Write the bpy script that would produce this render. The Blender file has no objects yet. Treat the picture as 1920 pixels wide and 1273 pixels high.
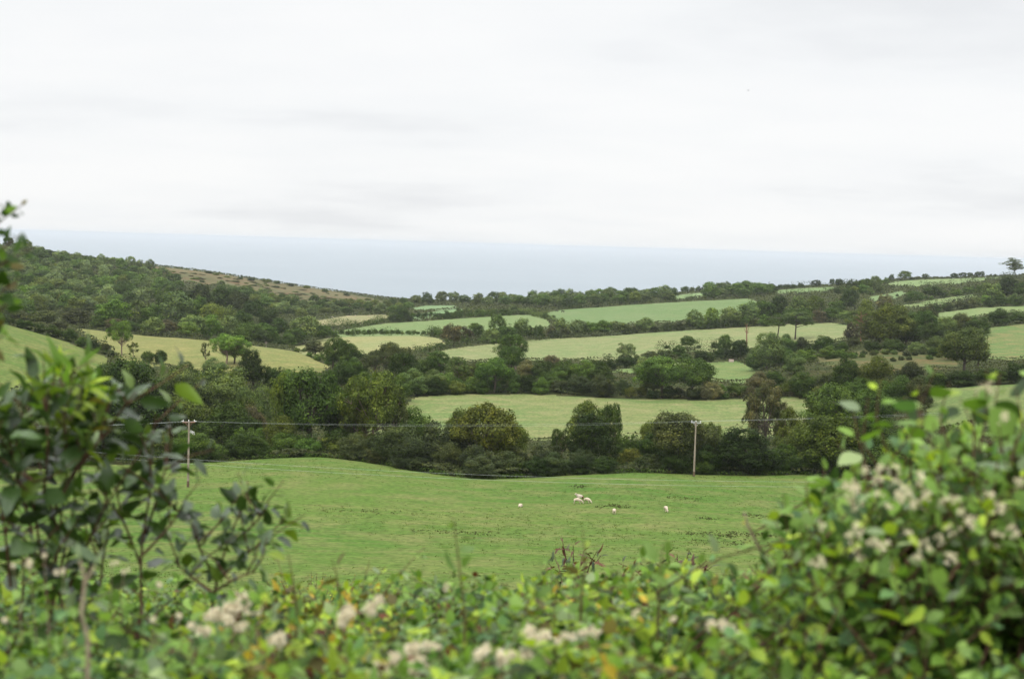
import bpy, math, random
import numpy as np
from mathutils import Vector, Matrix

scene = bpy.context.scene
COL = scene.collection
RNG = np.random.default_rng(7)
PI = math.pi

# ------------------------------------------------------------------ camera frame
W, H = 1920.0, 1273.0
FPX = 2667.0
CAMZ = 130.0
PITCH = math.atan((636.5 - 459.0) / FPX)
ROLL = math.radians(1.66)
CP, SP, CR, SR = math.cos(PITCH), math.sin(PITCH), math.cos(ROLL), math.sin(ROLL)
FWD = np.array([0, CP, -SP])
R0 = np.array([1.0, 0, 0]); U0 = np.array([0, SP, CP])
RIGHT = R0 * CR + U0 * SR
UP = U0 * CR - R0 * SR
CAM = np.array([0, 0, CAMZ])


def ray(px, py):
    d = FWD + (px - W / 2) / FPX * RIGHT - (py - H / 2) / FPX * UP
    return d / d[1]                      # per metre of Y


def at(px, py, Y):
    return CAM + ray(px, py) * Y


def project(P):
    q = np.asarray(P, float) - CAM
    z = q @ FWD
    return W / 2 + FPX * (q @ RIGHT) / z, H / 2 - FPX * (q @ UP) / z


# ------------------------------------------------------------------ terrain (real metres, +Y away from the hedge, sea level 0)
CTRL = [
    # sheep field
    (-300, 1080, 112), (0, 1080, 112), (400, 1085, 114), (960, 1090, 115), (1500, 1085, 115), (1920, 1060, 115), (2220, 1040, 115),
    (352, 913, 195), (100, 930, 185), (976, 947, 183), (1101, 942, 186), (1248, 956, 180), (1301, 893, 235), (600, 857, 250), (480, 861, 243),
    (720, 872, 240), (900, 897, 225), (1060, 891, 232), (1200, 886, 240), (1500, 890, 243), (350, 868, 235), (0, 890, 215), (-300, 900, 205),
    (1700, 905, 235), (1920, 920, 230), (2220, 920, 225),
    # valley floor behind it (hidden)
    (600, 860, 285), (900, 880, 275), (1200, 868, 280), (1500, 870, 280), (300, 850, 275),
    # second field
    (850, 820, 310), (1000, 822, 310), (1200, 820, 310), (1450, 815, 312), (800, 742, 385), (1000, 741, 392), (1180, 748, 392), (1400, 749, 390), (1520, 746, 390),
    # lower right field
    (1850, 800, 275), (1920, 795, 272), (1780, 728, 340), (1920, 722, 335), (2220, 730, 330),
    # left fields
    (0, 700, 300), (-300, 690, 290), (100, 690, 330), (0, 608, 395), (-300, 580, 390), (120, 640, 400), (205, 668, 395),
    (300, 680, 400), (550, 700, 400), (450, 690, 400), (200, 640, 470), (300, 634, 520), (420, 642, 500), (480, 650, 490), (560, 662, 465), (625, 688, 420),
    (140, 617, 520), (660, 700, 445),
    # middle fields
    (1150, 697, 460), (1400, 716, 470), (1300, 700, 470), (1380, 680, 555), (1200, 686, 530), (960, 700, 465), (800, 705, 440),
    (830, 668, 545), (1000, 670, 545), (1250, 656, 570), (1430, 640, 620), (1000, 638, 650), (1220, 625, 690), (1430, 611, 730), (1550, 632, 620), (1560, 606, 720),
    (580, 655, 560), (700, 652, 570), (820, 640, 600), (700, 630, 660), (640, 634, 650),
    (680, 628, 690), (820, 628, 680), (900, 622, 700), (720, 606, 800), (900, 596, 830), (1030, 603, 790),
    (620, 608, 800), (720, 601, 830), (600, 595, 900), (720, 590, 920),
    (1070, 612, 780), (1250, 603, 800), (1400, 590, 830), (1040, 583, 940), (1200, 571, 960), (1400, 562, 970),
    (800, 583, 980), (780, 575, 1100), (860, 571, 1120),
    # right slope
    (1650, 668, 460), (1500, 690, 430), (1800, 690, 410), (1890, 670, 450), (1920, 610, 600), (1850, 618, 580), (2220, 640, 520),
    (1800, 597, 680), (1920, 585, 720), (1700, 572, 830), (1830, 553, 880), (1920, 545, 900), (2220, 530, 920),
    (1560, 560, 900), (1660, 552, 940), (1480, 547, 1020), (1660, 538, 1040), (1800, 530, 1080), (1890, 520, 1130), (1700, 524, 1220), (1600, 535, 1200),
    (2220, 500, 1150),
    # wood on the left, knoll and ridge
    (50, 612, 560), (300, 624, 600), (480, 650, 600), (-300, 560, 560), (400, 592, 700), (300, 596, 720), (490, 622, 670), (180, 594, 700),
    (540, 646, 650), (100, 577, 760), (-300, 500, 850), (0, 530, 850), (0, 464, 1130), (-300, 420, 1100), (120, 478, 1180), (250, 494, 1250), (390, 510, 1310),
    (500, 527, 1360), (600, 543, 1430), (700, 561, 1500), (760, 572, 1520), (300, 530, 1050), (420, 545, 1050), (560, 578, 1000), (660, 585, 1020),
    # ridge on the right
    (840, 572, 1450), (960, 565, 1400), (1100, 560, 1330), (1250, 553, 1280), (1400, 545, 1250), (1500, 540, 1250),
    # seaward fall
    (-300, 560, 2300), (200, 600, 2300), (600, 640, 2300), (960, 640, 2300), (1300, 640, 2300), (1700, 640, 2300), (2220, 640, 2300),
    (-300, 480, 1500), (100, 515, 1550), (400, 545, 1650), (700, 600, 1850), (960, 600, 1800), (1300, 590, 1700), (1700, 570, 1600), (2220, 560, 1600),
]
KU = 2.6


def _phi(r2):
    return 0.5 * r2 * np.log(r2 + 1e-12)


def _fit():
    pts = np.array([at(*c) for c in CTRL])
    u = pts[:, 0] / pts[:, 1] * KU
    v = np.log(pts[:, 1])
    s = (pts[:, 2] - CAMZ) / pts[:, 1]
    n = len(pts)
    A = np.zeros((n + 3, n + 3))
    A[:n, :n] = _phi((u[:, None] - u) ** 2 + (v[:, None] - v) ** 2) + np.eye(n) * 4e-4
    A[:n, n] = 1; A[:n, n + 1] = u; A[:n, n + 2] = v
    A[n:, :n] = A[:n, n:].T
    b = np.concatenate([s, [0, 0, 0]])
    return u, v, np.linalg.solve(A, b)


TU, TV, TW = _fit()
NEARY = np.array([-60, -5, 1.0, 3, 6, 12, 30, 60, 90, 140.0])
NEARZ = np.array([-1.4, -1.6, -1.7, -1.9, -2.9, -5.0, -10.0, -17.5, -23.5, -30.0])


def height(X, Y):
    X = np.asarray(X, float); Y = np.asarray(Y, float)
    shp = np.broadcast(X, Y).shape
    X = np.broadcast_to(X, shp).ravel(); Y = np.broadcast_to(Y, shp).ravel()
    out = np.empty(X.shape)
    for i in range(0, len(X), 20000):
        x = X[i:i + 20000]; y = Y[i:i + 20000]
        yc = np.maximum(y, 70.0)
        u = np.clip(x / yc, -0.62, 0.62) * KU; v = np.log(yc)
        k = _phi((u[:, None] - TU) ** 2 + (v[:, None] - TV) ** 2)
        n = len(TU)
        s = k @ TW[:n] + TW[n] + TW[n + 1] * u + TW[n + 2] * v
        far = CAMZ + s * yc
        near = CAMZ + np.interp(y, NEARY, NEARZ)
        t = np.clip((y - 75) / 40.0, 0, 1); t = t * t * (3 - 2 * t)
        z = near * (1 - t) + far * t
        out[i:i + 20000] = np.maximum(z, -25.0)
    return out.reshape(shp)


YS = np.exp(np.linspace(math.log(85), math.log(2300), 1400))


def hit(px, py):
    d = ray(px, py)
    z = height(d[0] * YS, YS)
    below = (CAMZ + d[2] * YS) < z
    if not below.any():
        return hit(px, py + 1.5) if py < 900 else None
    i = int(np.argmax(below))
    return d[0] * YS[i], YS[i], z[i]


def gz(x, y):
    return float(height(np.array([x]), np.array([y]))[0])

# ------------------------------------------------------------------ small helpers
def mesh(name, V, F, mat=None, smooth=False):
    V = np.asarray(V, np.float32); F = np.asarray(F, np.int32)
    me = bpy.data.meshes.new(name)
    k = F.shape[1]
    me.vertices.add(len(V)); me.vertices.foreach_set('co', V.ravel())
    me.loops.add(F.size); me.loops.foreach_set('vertex_index', F.ravel())
    me.polygons.add(len(F))
    me.polygons.foreach_set('loop_start', np.arange(0, F.size, k, dtype=np.int32))
    me.polygons.foreach_set('loop_total', np.full(len(F), k, np.int32))
    me.polygons.foreach_set('use_smooth', np.full(len(F), smooth))
    me.update(calc_edges=True)
    if mat:
        me.materials.append(mat)
    return me


def link(name, me, parent=None, loc=None, rot=None, scale=None, color=None):
    o = bpy.data.objects.new(name, me)
    COL.objects.link(o)
    if parent: o.parent = parent
    if loc is not None: o.location = [float(c) for c in loc]
    if rot is not None: o.rotation_euler = (0, 0, rot) if isinstance(rot, (int, float)) else rot
    if scale is not None: o.scale = [float(c) for c in scale]
    if color is not None: o.color = (*color, 1)
    return o


def tag(o, label, cat, group=None, kind=None):
    if label: o['label'] = label
    if cat: o['category'] = cat
    if group: o['group'] = group
    if kind: o['kind'] = kind
    return o


def empty(name, loc, rot=0, scale=None):
    return link(name, None, None, loc, rot, scale)


class Geo:                                  # collects tubes and boxes as quads
    def __init__(self): self.V = []; self.F = []; self.n = 0

    def add(self, V, F):
        self.V.append(np.asarray(V, float)); self.F.append(np.asarray(F, int) + self.n); self.n += len(V)

    def tube(self, P, R, k=6):
        P = np.asarray(P, float); R = np.broadcast_to(np.asarray(R, float), (len(P),))
        T = np.gradient(P, axis=0); T /= np.linalg.norm(T, axis=1)[:, None] + 1e-9
        ref = np.array([0.31, 0.95, 0.05]) if abs(T[0][2]) > .6 else np.array([0, 0, 1.0])
        A = np.cross(T, ref); A /= np.linalg.norm(A, axis=1)[:, None] + 1e-9
        B = np.cross(T, A)
        a = np.arange(k) / k * 2 * PI
        V = P[:, None] + R[:, None, None] * (A[:, None] * np.cos(a)[None, :, None] + B[:, None] * np.sin(a)[None, :, None])
        n = len(P); i = np.arange(n - 1)[:, None] * k; j = np.arange(k)[None]; j2 = (j + 1) % k
        F = np.stack([i + j, i + j2, i + k + j2, i + k + j], -1).reshape(-1, 4)
        self.add(V.reshape(-1, 3), F)
        for e, c in ((0, P[0]), (n - 1, P[-1])):       # caps as quads through the centre
            ring = V[e]; base = np.vstack([ring, c[None]])
            q = [[m, (m + 1) % k, (m + 2) % k, k] for m in range(0, k - 1, 2)]
            self.add(base, q)

    def box(self, c, s, rz=0.0):
        x, y, z = np.array(s) / 2
        V = np.array([[-x, -y, -z], [x, -y, -z], [x, y, -z], [-x, y, -z], [-x, -y, z], [x, -y, z], [x, y, z], [-x, y, z]])
        m = np.array([[math.cos(rz), -math.sin(rz), 0], [math.sin(rz), math.cos(rz), 0], [0, 0, 1]])
        self.add(V @ m.T + np.array(c), [[0, 3, 2, 1], [4, 5, 6, 7], [0, 1, 5, 4], [1, 2, 6, 5], [2, 3, 7, 6], [3, 0, 4, 7]])

    def mesh(self, name, mat, smooth=True):
        return mesh(name, np.vstack(self.V), np.vstack(self.F), mat, smooth)


# ------------------------------------------------------------------ materials
def newmat(name):
    m = bpy.data.materials.new(name); m.use_nodes = True
    nt = m.node_tree; nt.nodes.clear()
    out = nt.nodes.new('ShaderNodeOutputMaterial')
    return m, nt, out


def nd(nt, kind, **kw):
    n = nt.nodes.new(kind)
    for k, v in kw.items():
        if k in n.inputs.keys() if isinstance(k, str) else False:
            n.inputs[k].default_value = v
        else:
            setattr(n, k, v)
    return n


def noise(nt, vec, scale, detail=4, rough=.55):
    n = nt.nodes.new('ShaderNodeTexNoise')
    n.inputs['Scale'].default_value = scale; n.inputs['Detail'].default_value = detail; n.inputs['Roughness'].default_value = rough
    if vec: nt.links.new(vec, n.inputs['Vector'])
    return n.outputs['Fac']


def ramp(nt, fac, stops, interp='LINEAR'):
    n = nt.nodes.new('ShaderNodeValToRGB'); r = n.color_ramp; r.interpolation = interp
    while len(r.elements) < len(stops): r.elements.new(.5)
    for e, (p, c) in zip(r.elements, stops):
        e.position = p; e.color = (*c, 1) if len(c) == 3 else c
    nt.links.new(fac, n.inputs[0])
    return n.outputs[0]


def mix(nt, fac, a, b, mode='MIX'):
    n = nt.nodes.new('ShaderNodeMix'); n.data_type = 'RGBA'; n.blend_type = mode
    for s, v in ((n.inputs[0], fac), (n.inputs[6], a), (n.inputs[7], b)):
        if isinstance(v, bpy.types.NodeSocket): nt.links.new(v, s)
        elif isinstance(v, (int, float)): s.default_value = v
        else: s.default_value = (*v, 1)
    return n.outputs[2]


def rng_map(nt, v, a, b, c, d):
    n = nt.nodes.new('ShaderNodeMapRange')
    nt.links.new(v, n.inputs[0])
    for i, x in enumerate((a, b, c, d)): n.inputs[i + 1].default_value = x
    return n.outputs[0]


def principled(nt, out, color, rough=.6, spec=.3, normal=None):
    p = nt.nodes.new('ShaderNodeBsdfPrincipled')
    if isinstance(color, bpy.types.NodeSocket): nt.links.new(color, p.inputs['Base Color'])
    else: p.inputs['Base Color'].default_value = (*color, 1)
    p.inputs['Roughness'].default_value = rough
    p.inputs['Specular IOR Level'].default_value = spec
    if normal: nt.links.new(normal, p.inputs['Normal'])
    nt.links.new(p.outputs[0], out.inputs[0])
    return p


def bump(nt, h, strength, dist):
    b = nt.nodes.new('ShaderNodeBump'); b.inputs['Strength'].default_value = strength; b.inputs['Distance'].default_value = dist
    nt.links.new(h, b.inputs['Height'])
    return b.outputs[0]


def field_mat(name, grass, lush, straw, straw_amt=.5, s=1.0, stripe=0.0, bare=0.0):
    m, nt, out = newmat(name)
    tc = nt.nodes.new('ShaderNodeTexCoord'); P = tc.outputs['Object']
    n1 = noise(nt, P, .022 * s, 4, .6); n2 = noise(nt, P, .16 * s, 5, .65); n3 = noise(nt, P, 1.3 * s, 4, .7)
    mp = nt.nodes.new('ShaderNodeMapping'); mp.inputs['Scale'].default_value = (.07, .9, .3); mp.inputs['Rotation'].default_value = (0, 0, .12)
    nt.links.new(P, mp.inputs[0]); n4 = noise(nt, mp.outputs[0], .5 * s, 5, .6)
    c = mix(nt, rng_map(nt, n1, .35, .65, 0, 1), grass, lush)
    c = mix(nt, rng_map(nt, n2, .44, .70, 0, straw_amt), c, straw)
    if stripe: c = mix(nt, rng_map(nt, n4, .5, .72, 0, stripe), c, straw)
    g = ramp(nt, n3, [(.28, (.55, .55, .5)), (.5, (.97, .97, .97)), (.72, (1.38, 1.36, 1.3))])
    c = mix(nt, 1.0, c, g, 'MULTIPLY')
    if bare:
        n5 = noise(nt, mp.outputs[0], 1.6, 4, .6)
        c = mix(nt, rng_map(nt, n5, .66, .74, 0, bare), c, (.06, .045, .022))
    principled(nt, out, c, .85, .03, bump(nt, n3, .6, .12))
    return m


def leaf_mat(name, spread=.35, warm=.0, rough=.55, spec=.25, trans=.25, base=None, ramp_stops=None):
    m, nt, out = newmat(name)
    geo = nt.nodes.new('ShaderNodeNewGeometry'); rpi = geo.outputs['Random Per Island']
    if ramp_stops: c = ramp(nt, rpi, ramp_stops, 'CONSTANT')
    else:
        oi = nt.nodes.new('ShaderNodeObjectInfo'); c = oi.outputs['Color']
    tc = nt.nodes.new('ShaderNodeTexCoord')
    if not ramp_stops:
        big = noise(nt, tc.outputs['Object'], 3.2, 3, .6)
        c = mix(nt, 1.0, c, ramp(nt, big, [(.3, (.55, .6, .7)), (.5, (1, 1, 1)), (.7, (1.5, 1.34, 1.0))]), 'MULTIPLY')
    wn = nt.nodes.new('ShaderNodeTexWhiteNoise'); wn.noise_dimensions = '1D'; nt.links.new(rpi, wn.inputs['W'])
    v = ramp(nt, wn.outputs['Value'], [(0, (1 - spread, 1 - spread, 1 - spread * .8)), (.55, (1, 1, 1)), (1, (1 + spread * 1.35, 1 + spread * 1.2, 1 + spread * .5))])
    c = mix(nt, 1.0, c, v, 'MULTIPLY')
    p = principled(nt, out, c, rough, spec)
    if trans:
        t = nt.nodes.new('ShaderNodeBsdfTranslucent')
        nt.links.new(mix(nt, 1.0, c, (1.25, 1.35, .6), 'MULTIPLY'), t.inputs['Color'])
        ms = nt.nodes.new('ShaderNodeMixShader'); ms.inputs[0].default_value = trans
        nt.links.new(p.outputs[0], ms.inputs[1]); nt.links.new(t.outputs[0], ms.inputs[2])
        nt.links.new(ms.outputs[0], out.inputs[0])
    return m


def solid_mat(name, a, b, scale=6.0, rough=.8, spec=.2, stretch=(1, 1, 1), bmp=.3, bd=.02):
    m, nt, out = newmat(name)
    tc = nt.nodes.new('ShaderNodeTexCoord'); mp = nt.nodes.new('ShaderNodeMapping'); mp.inputs['Scale'].default_value = stretch
    nt.links.new(tc.outputs['Object'], mp.inputs[0])
    n = noise(nt, mp.outputs[0], scale, 5, .65)
    c = ramp(nt, n, [(.3, a), (.7, b)])
    principled(nt, out, c, rough, spec, bump(nt, n, bmp, bd))
    return m


M_LEAF = leaf_mat('foliage', .42, rough=.6, spec=.08, trans=.24)
M_BARK = solid_mat('bark', (.035, .028, .02), (.13, .105, .08), 9, stretch=(1, 1, .2))
M_PALEBARK = solid_mat('pale_bark', (.10, .075, .055), (.30, .22, .17), 9, stretch=(1, 1, .2))
M_REDBARK = solid_mat('pine_bark', (.11, .05, .03), (.28, .14, .09), 9, stretch=(1, 1, .2))

# ------------------------------------------------------------------ setting: fields, ground, sea
GA = np.linspace(-0.56, 0.56, 541)
GY = np.concatenate([np.linspace(-40, 0, 12)[:-1], np.linspace(0, 96, 46)[:-1], np.exp(np.linspace(math.log(96), math.log(420), 190))[:-1],
                     np.exp(np.linspace(math.log(420), math.log(1650), 250))[:-1], np.linspace(1650, 2500, 30)])
AP = 45.0                                   # apex of the ground fan sits this far behind the hedge


def gridxy():
    Yg = np.repeat(GY[:, None], len(GA), 1)
    # behind the view the strip keeps a fixed width
    Xg = GA[None, :] * (np.maximum(Yg, 0) + AP)
    return Xg, Yg


def to_uv(poly):
    out = []
    for p in poly:
        if len(p) == 3:
            q = at(*p); x, y = q[0], q[1]
        else:
            h = hit(*p)
            if h is None: continue
            x, y = h[0], h[1]
        out.append((x / (y + 20), math.log(y + 20)))
    return np.array(out)


def inside(poly, u, v):
    r = np.zeros(u.shape, bool); n = len(poly)
    for i in range(n):
        x1, y1 = poly[i]; x2, y2 = poly[(i + 1) % n]
        c = ((y1 > v) != (y2 > v))
        with np.errstate(divide='ignore', invalid='ignore'):
            r ^= c & (u < (x2 - x1) * (v - y1) / (y2 - y1 + 1e-15) + x1)
    return r


# name, label, polygon in photo pixels (unprojected on to the real terrain), material
G1, L1, S1 = (.085, .135, .030), (.055, .120, .022), (.19, .18, .07)
FIELDS = [
    ('sheep_pasture', 'bright green sloping pasture with the sheep on it', [(-300, 1100, 20), (-300, 900, 205), (0, 890, 215), (200, 874, 232), (350, 868, 235), (480, 861, 243), (600, 857, 250), (660, 862, 246), (720, 872, 240), (800, 886, 232), (850, 894, 227), (900, 897, 225), (980, 895, 228), (1060, 891, 232), (1200, 886, 240), (1350, 888, 242), (1500, 890, 243), (1700, 905, 235), (1920, 920, 230), (2220, 920, 225), (2220, 1100, 20)],
     field_mat('near_grass', (.092, .142, .029), (.066, .130, .022), (.172, .164, .064), .6, 1, .45, .6)),
    ('pale_pasture', 'pale green pasture just behind the first row of trees', [(740, 768), (785, 744), (830, 741), (900, 739), (1000, 740), (1100, 744), (1180, 748), (1300, 750), (1400, 749), (1530, 745), (1530, 815, 312), (1300, 830, 308), (1000, 830, 308), (850, 828, 308), (700, 805, 318), (660, 780, 345)],
     field_mat('pale_grass', (.140, .170, .060), (.108, .162, .050), (.24, .22, .105), .75, 1, .35)),
    ('small_paddock', 'small green paddock behind the spreading tree', [(1138, 698), (1200, 687), (1290, 681), (1380, 677), (1425, 690), (1428, 705), (1400, 719), (1340, 713), (1300, 702), (1200, 701)],
     field_mat('paddock_grass', (.125, .170, .058), (.10, .165, .05), (.22, .22, .09), .5)),
    ('long_pasture', 'long pale yellow green pasture across the middle of the valley', [(795, 670), (830, 657), (900, 648), (1000, 637), (1100, 632), (1220, 624), (1330, 617), (1430, 611), (1500, 606), (1560, 605), (1600, 612), (1610, 632), (1560, 641), (1500, 644), (1430, 650), (1300, 660), (1200, 670), (1100, 676), (1000, 676), (900, 678)],
     field_mat('yellow_grass', (.168, .190, .080), (.135, .185, .070), (.26, .24, .125), .7, 1, .35)),
    ('green_pasture', 'smooth green pasture with two dark cattle in its far corner', [(1030, 585), (1060, 580), (1200, 571), (1300, 565), (1400, 560), (1420, 565), (1405, 592), (1250, 605), (1130, 610), (1070, 614), (1040, 602), (1020, 590)],
     field_mat('smooth_grass', (.125, .178, .074), (.105, .168, .062), (.19, .21, .10), .45, 1, .25)),
    ('left_green_pasture', 'green pasture left of the rust coloured bush', [(615, 624), (680, 613), (720, 607), (800, 602), (900, 595), (1000, 590), (1030, 604), (1028, 616), (950, 620), (900, 624), (820, 630), (700, 631), (640, 632)],
     field_mat('mid_grass', (.145, .195, .080), (.125, .185, .07), (.21, .22, .10), .45)),
    ('straw_pasture', 'pale straw coloured pasture between two dark hedges', [(525, 651), (600, 637), (640, 632), (700, 630), (780, 629), (820, 634), (835, 645), (770, 658), (700, 664), (570, 666)],
     field_mat('straw_grass', (.215, .215, .090), (.18, .21, .085), (.30, .27, .14), .6)),
    ('far_sheep_pasture', 'pale field with tiny white sheep below the brown headland', [(580, 603), (650, 592), (720, 590), (740, 598), (700, 606), (640, 612), (610, 614)],
     field_mat('far_pale_grass', (.215, .20, .10), (.18, .19, .09), (.30, .26, .15), .6)),
    ('strip_field', 'narrow bright green strip at the head of the valley', [(768, 579), (800, 573), (850, 573), (862, 577), (830, 582), (780, 584)],
     field_mat('strip_grass', (.14, .21, .10), (.12, .20, .09), (.2, .22, .1), .3)),
    ('strip_field', 'narrow green strip just above the long dark hedge', [(765, 592), (850, 580), (880, 580), (850, 589), (790, 599), (772, 602)],
     field_mat('strip_grass_two', (.14, .21, .10), (.12, .20, .09), (.2, .22, .1), .3)),
    ('dry_meadow', 'dry golden meadow on the rounded left hillside', [(125, 614), (200, 622), (300, 632), (420, 641), (480, 649), (560, 661), (625, 688), (600, 700), (550, 706), (450, 698), (300, 688), (230, 680), (210, 655), (160, 632)],
     field_mat('dry_grass', (.165, .172, .058), (.12, .15, .045), (.26, .22, .09), .7, 1, .3)),
    ('hillside_pasture', 'green hillside pasture at the left edge behind the dark shrub', [(-300, 575, 390), (0, 607), (60, 622), (120, 640), (205, 672), (200, 692), (100, 712, 310), (0, 730, 280), (-300, 720, 280)],
     field_mat('hill_grass', (.105, .140, .036), (.08, .135, .03), (.20, .185, .07), .6, 1, .2, .3)),
    ('slope_field', 'thin pale field between two hedges on the right slope', [(1680, 575), (1750, 562), (1830, 551), (1840, 555), (1760, 572), (1700, 578)],
     field_mat('slope_grass', (.165, .205, .085), (.13, .19, .07), (.25, .24, .12), .5)),
    ('slope_field', 'pale field behind the round dark bushes on the right slope', [(1740, 592), (1760, 587), (1830, 578), (1920, 574), (2220, 570), (2220, 590), (1920, 588), (1800, 598), (1760, 606)],
     field_mat('slope_grass_two', (.155, .205, .080), (.13, .19, .07), (.25, .24, .12), .5)),
    ('slope_field', 'green and brown field at the right edge beside the pale round tree', [(1835, 618), (1920, 608), (2220, 600), (2220, 665), (1920, 676), (1850, 674), (1835, 650)],
     field_mat('rough_grass', (.115, .150, .050), (.09, .15, .045), (.22, .17, .08), .8)),
    ('slope_field', 'topmost field under the skyline on the right', [(1650, 536), (1680, 528), (1760, 522), (1880, 516), (1895, 520), (1840, 529), (1720, 539)],
     field_mat('top_grass', (.16, .215, .09), (.13, .20, .08), (.24, .24, .12), .5)),
    ('slope_field', 'bright green patch in front of the skyline clump on the right', [(1625, 558), (1690, 546), (1700, 551), (1680, 561), (1640, 566)],
     field_mat('patch_grass', (.13, .19, .08), (.12, .18, .075), (.2, .22, .1), .3)),
    ('slope_field', 'narrow field right under the skyline hedge right of centre', [(1445, 546), (1500, 541), (1560, 538), (1572, 542), (1540, 549), (1460, 551)],
     field_mat('ridge_grass', (.15, .21, .09), (.13, .20, .08), (.22, .23, .11), .4)),
    ('slope_field', 'small pale green patch seen through the ridge trees', [(1250, 558), (1300, 550), (1335, 548), (1325, 556), (1270, 563)],
     field_mat('gap_grass', (.16, .23, .10), (.14, .21, .09), (.22, .23, .11), .4)),
    ('right_pasture', 'grey green pasture behind the flowering bush at the right edge', [(1740, 731), (1800, 727), (1920, 720), (2220, 725), (2220, 800), (1920, 805), (1740, 805)],
     field_mat('right_grass', (.125, .160, .055), (.10, .15, .045), (.2, .19, .08), .5)),
    ('bracken_slope', 'brown bracken slope among bushes on the right', [(1450, 700), (1500, 672), (1600, 660), (1700, 650), (1790, 664), (1800, 690), (1700, 696), (1600, 706)],
     field_mat('dry_bracken', (.085, .088, .034), (.055, .075, .024), (.16, .11, .05), .8)),
    ('moorland', 'brown and rust moorland on the headland above the sea', [(262, 498), (330, 498), (400, 511), (500, 526), (600, 542), (700, 560), (745, 574), (650, 574), (560, 566), (450, 546), (330, 528), (285, 516)],
     field_mat('moor', (.125, .118, .056), (.075, .085, .038), (.15, .085, .048), .9, .5)),
]
M_SCRUB = field_mat('rough_ground', (.045, .058, .020), (.035, .05, .016), (.10, .075, .035), .6)


def build_terrain():
    Xg, Yg = gridxy()
    Zg = height(Xg, Yg)
    V = np.stack([Xg, Yg, Zg], -1).reshape(-1, 3)
    nr, nc = Xg.shape
    i = np.arange(nr - 1)[:, None] * nc + np.arange(nc - 1)[None]
    F = np.stack([i, i + 1, i + nc + 1, i + nc], -1).reshape(-1, 4)
    cx = V[F].mean(1)
    yy = np.maximum(cx[:, 1], -19)
    u = cx[:, 0] / (yy + 20); v = np.log(yy + 20)
    owner = np.full(len(F), -1)
    for k, f in enumerate(FIELDS):
        owner[inside(to_uv(f[2]), u, v) & (owner < 0)] = k
    for k in range(-1, len(FIELDS)):
        fs = F[owner == k]
        if not len(fs): continue
        used, inv = np.unique(fs, return_inverse=True)
        name = 'ground' if k < 0 else FIELDS[k][0]
        o = link(name, mesh(name, V[used], inv.reshape(-1, 4), M_SCRUB if k < 0 else FIELDS[k][3], True))
        tag(o, 'rough dark ground between the hedges and under the trees' if k < 0 else FIELDS[k][1], 'field' if k >= 0 else 'ground', None, 'structure')


FIELD_UV = [to_uv(f[2]) for f in FIELDS]


def on_field(x, y):
    u = np.array([x / (y + 20)]); v = np.array([math.log(y + 20)])
    for k, p in enumerate(FIELD_UV):
        if inside(p, u, v)[0]: return k
    return -1

# ------------------------------------------------------------------ foliage prototypes (unit size, base at the origin)
def unit(v):
    return v / (np.linalg.norm(v, axis=-1, keepdims=True) + 1e-9)


def leaf_quads(P, N, S, rng, asp=.62, fold=.14):
    n = len(P)
    N = unit(N); T = unit(np.cross(N, unit(rng.normal(size=(n, 3))))); B = np.cross(N, T)
    S = np.broadcast_to(S, (n,))[:, None]
    V = np.stack([P - T * S * .5, P - B * S * .5 * asp + N * S * fold, P + T * S * .5, P + B * S * .5 * asp + N * S * fold], 1)
    return V.reshape(-1, 3), np.arange(4 * n).reshape(-1, 4)


def lobe_leaves(C, R, n, leaf, rng, sub=13, up=.25, squash=.85):
    w = R ** 2 / (R ** 2).sum()
    li = rng.choice(len(C), n, p=w)
    sd = unit(rng.normal(size=(len(C), sub, 3)) + np.array([0, 0, up]))
    s0 = sd[li, rng.integers(0, sub, n)]
    d = unit(s0 + rng.normal(size=(n, 3)) * .33); tuft = d - s0
    rad = R[li] * np.clip(.86 + .17 * rng.normal(size=n), .3, 1.3)
    P = C[li] + d * rad[:, None] * np.array([1, 1, squash])
    # leaves deep inside a neighbouring clump are never seen
    keep = np.ones(n, bool)
    for c, r in zip(C, R):
        keep &= np.linalg.norm((P - c) / np.array([1, 1, squash]), axis=1) > r * .55
    P = P[keep]; d = d[keep]; tuft = tuft[keep]
    N = d * .8 + rng.normal(size=P.shape) * .42 + np.array([0, 0, .3])
    V, F = leaf_quads(P, N, leaf * (.65 + .7 * rng.random(len(P))), rng)
    return V, F, np.repeat(unit(unit(d) + tuft * 1.3 + unit(N) * .35 + np.array([0, 0, .15])), 4, 0)


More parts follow.
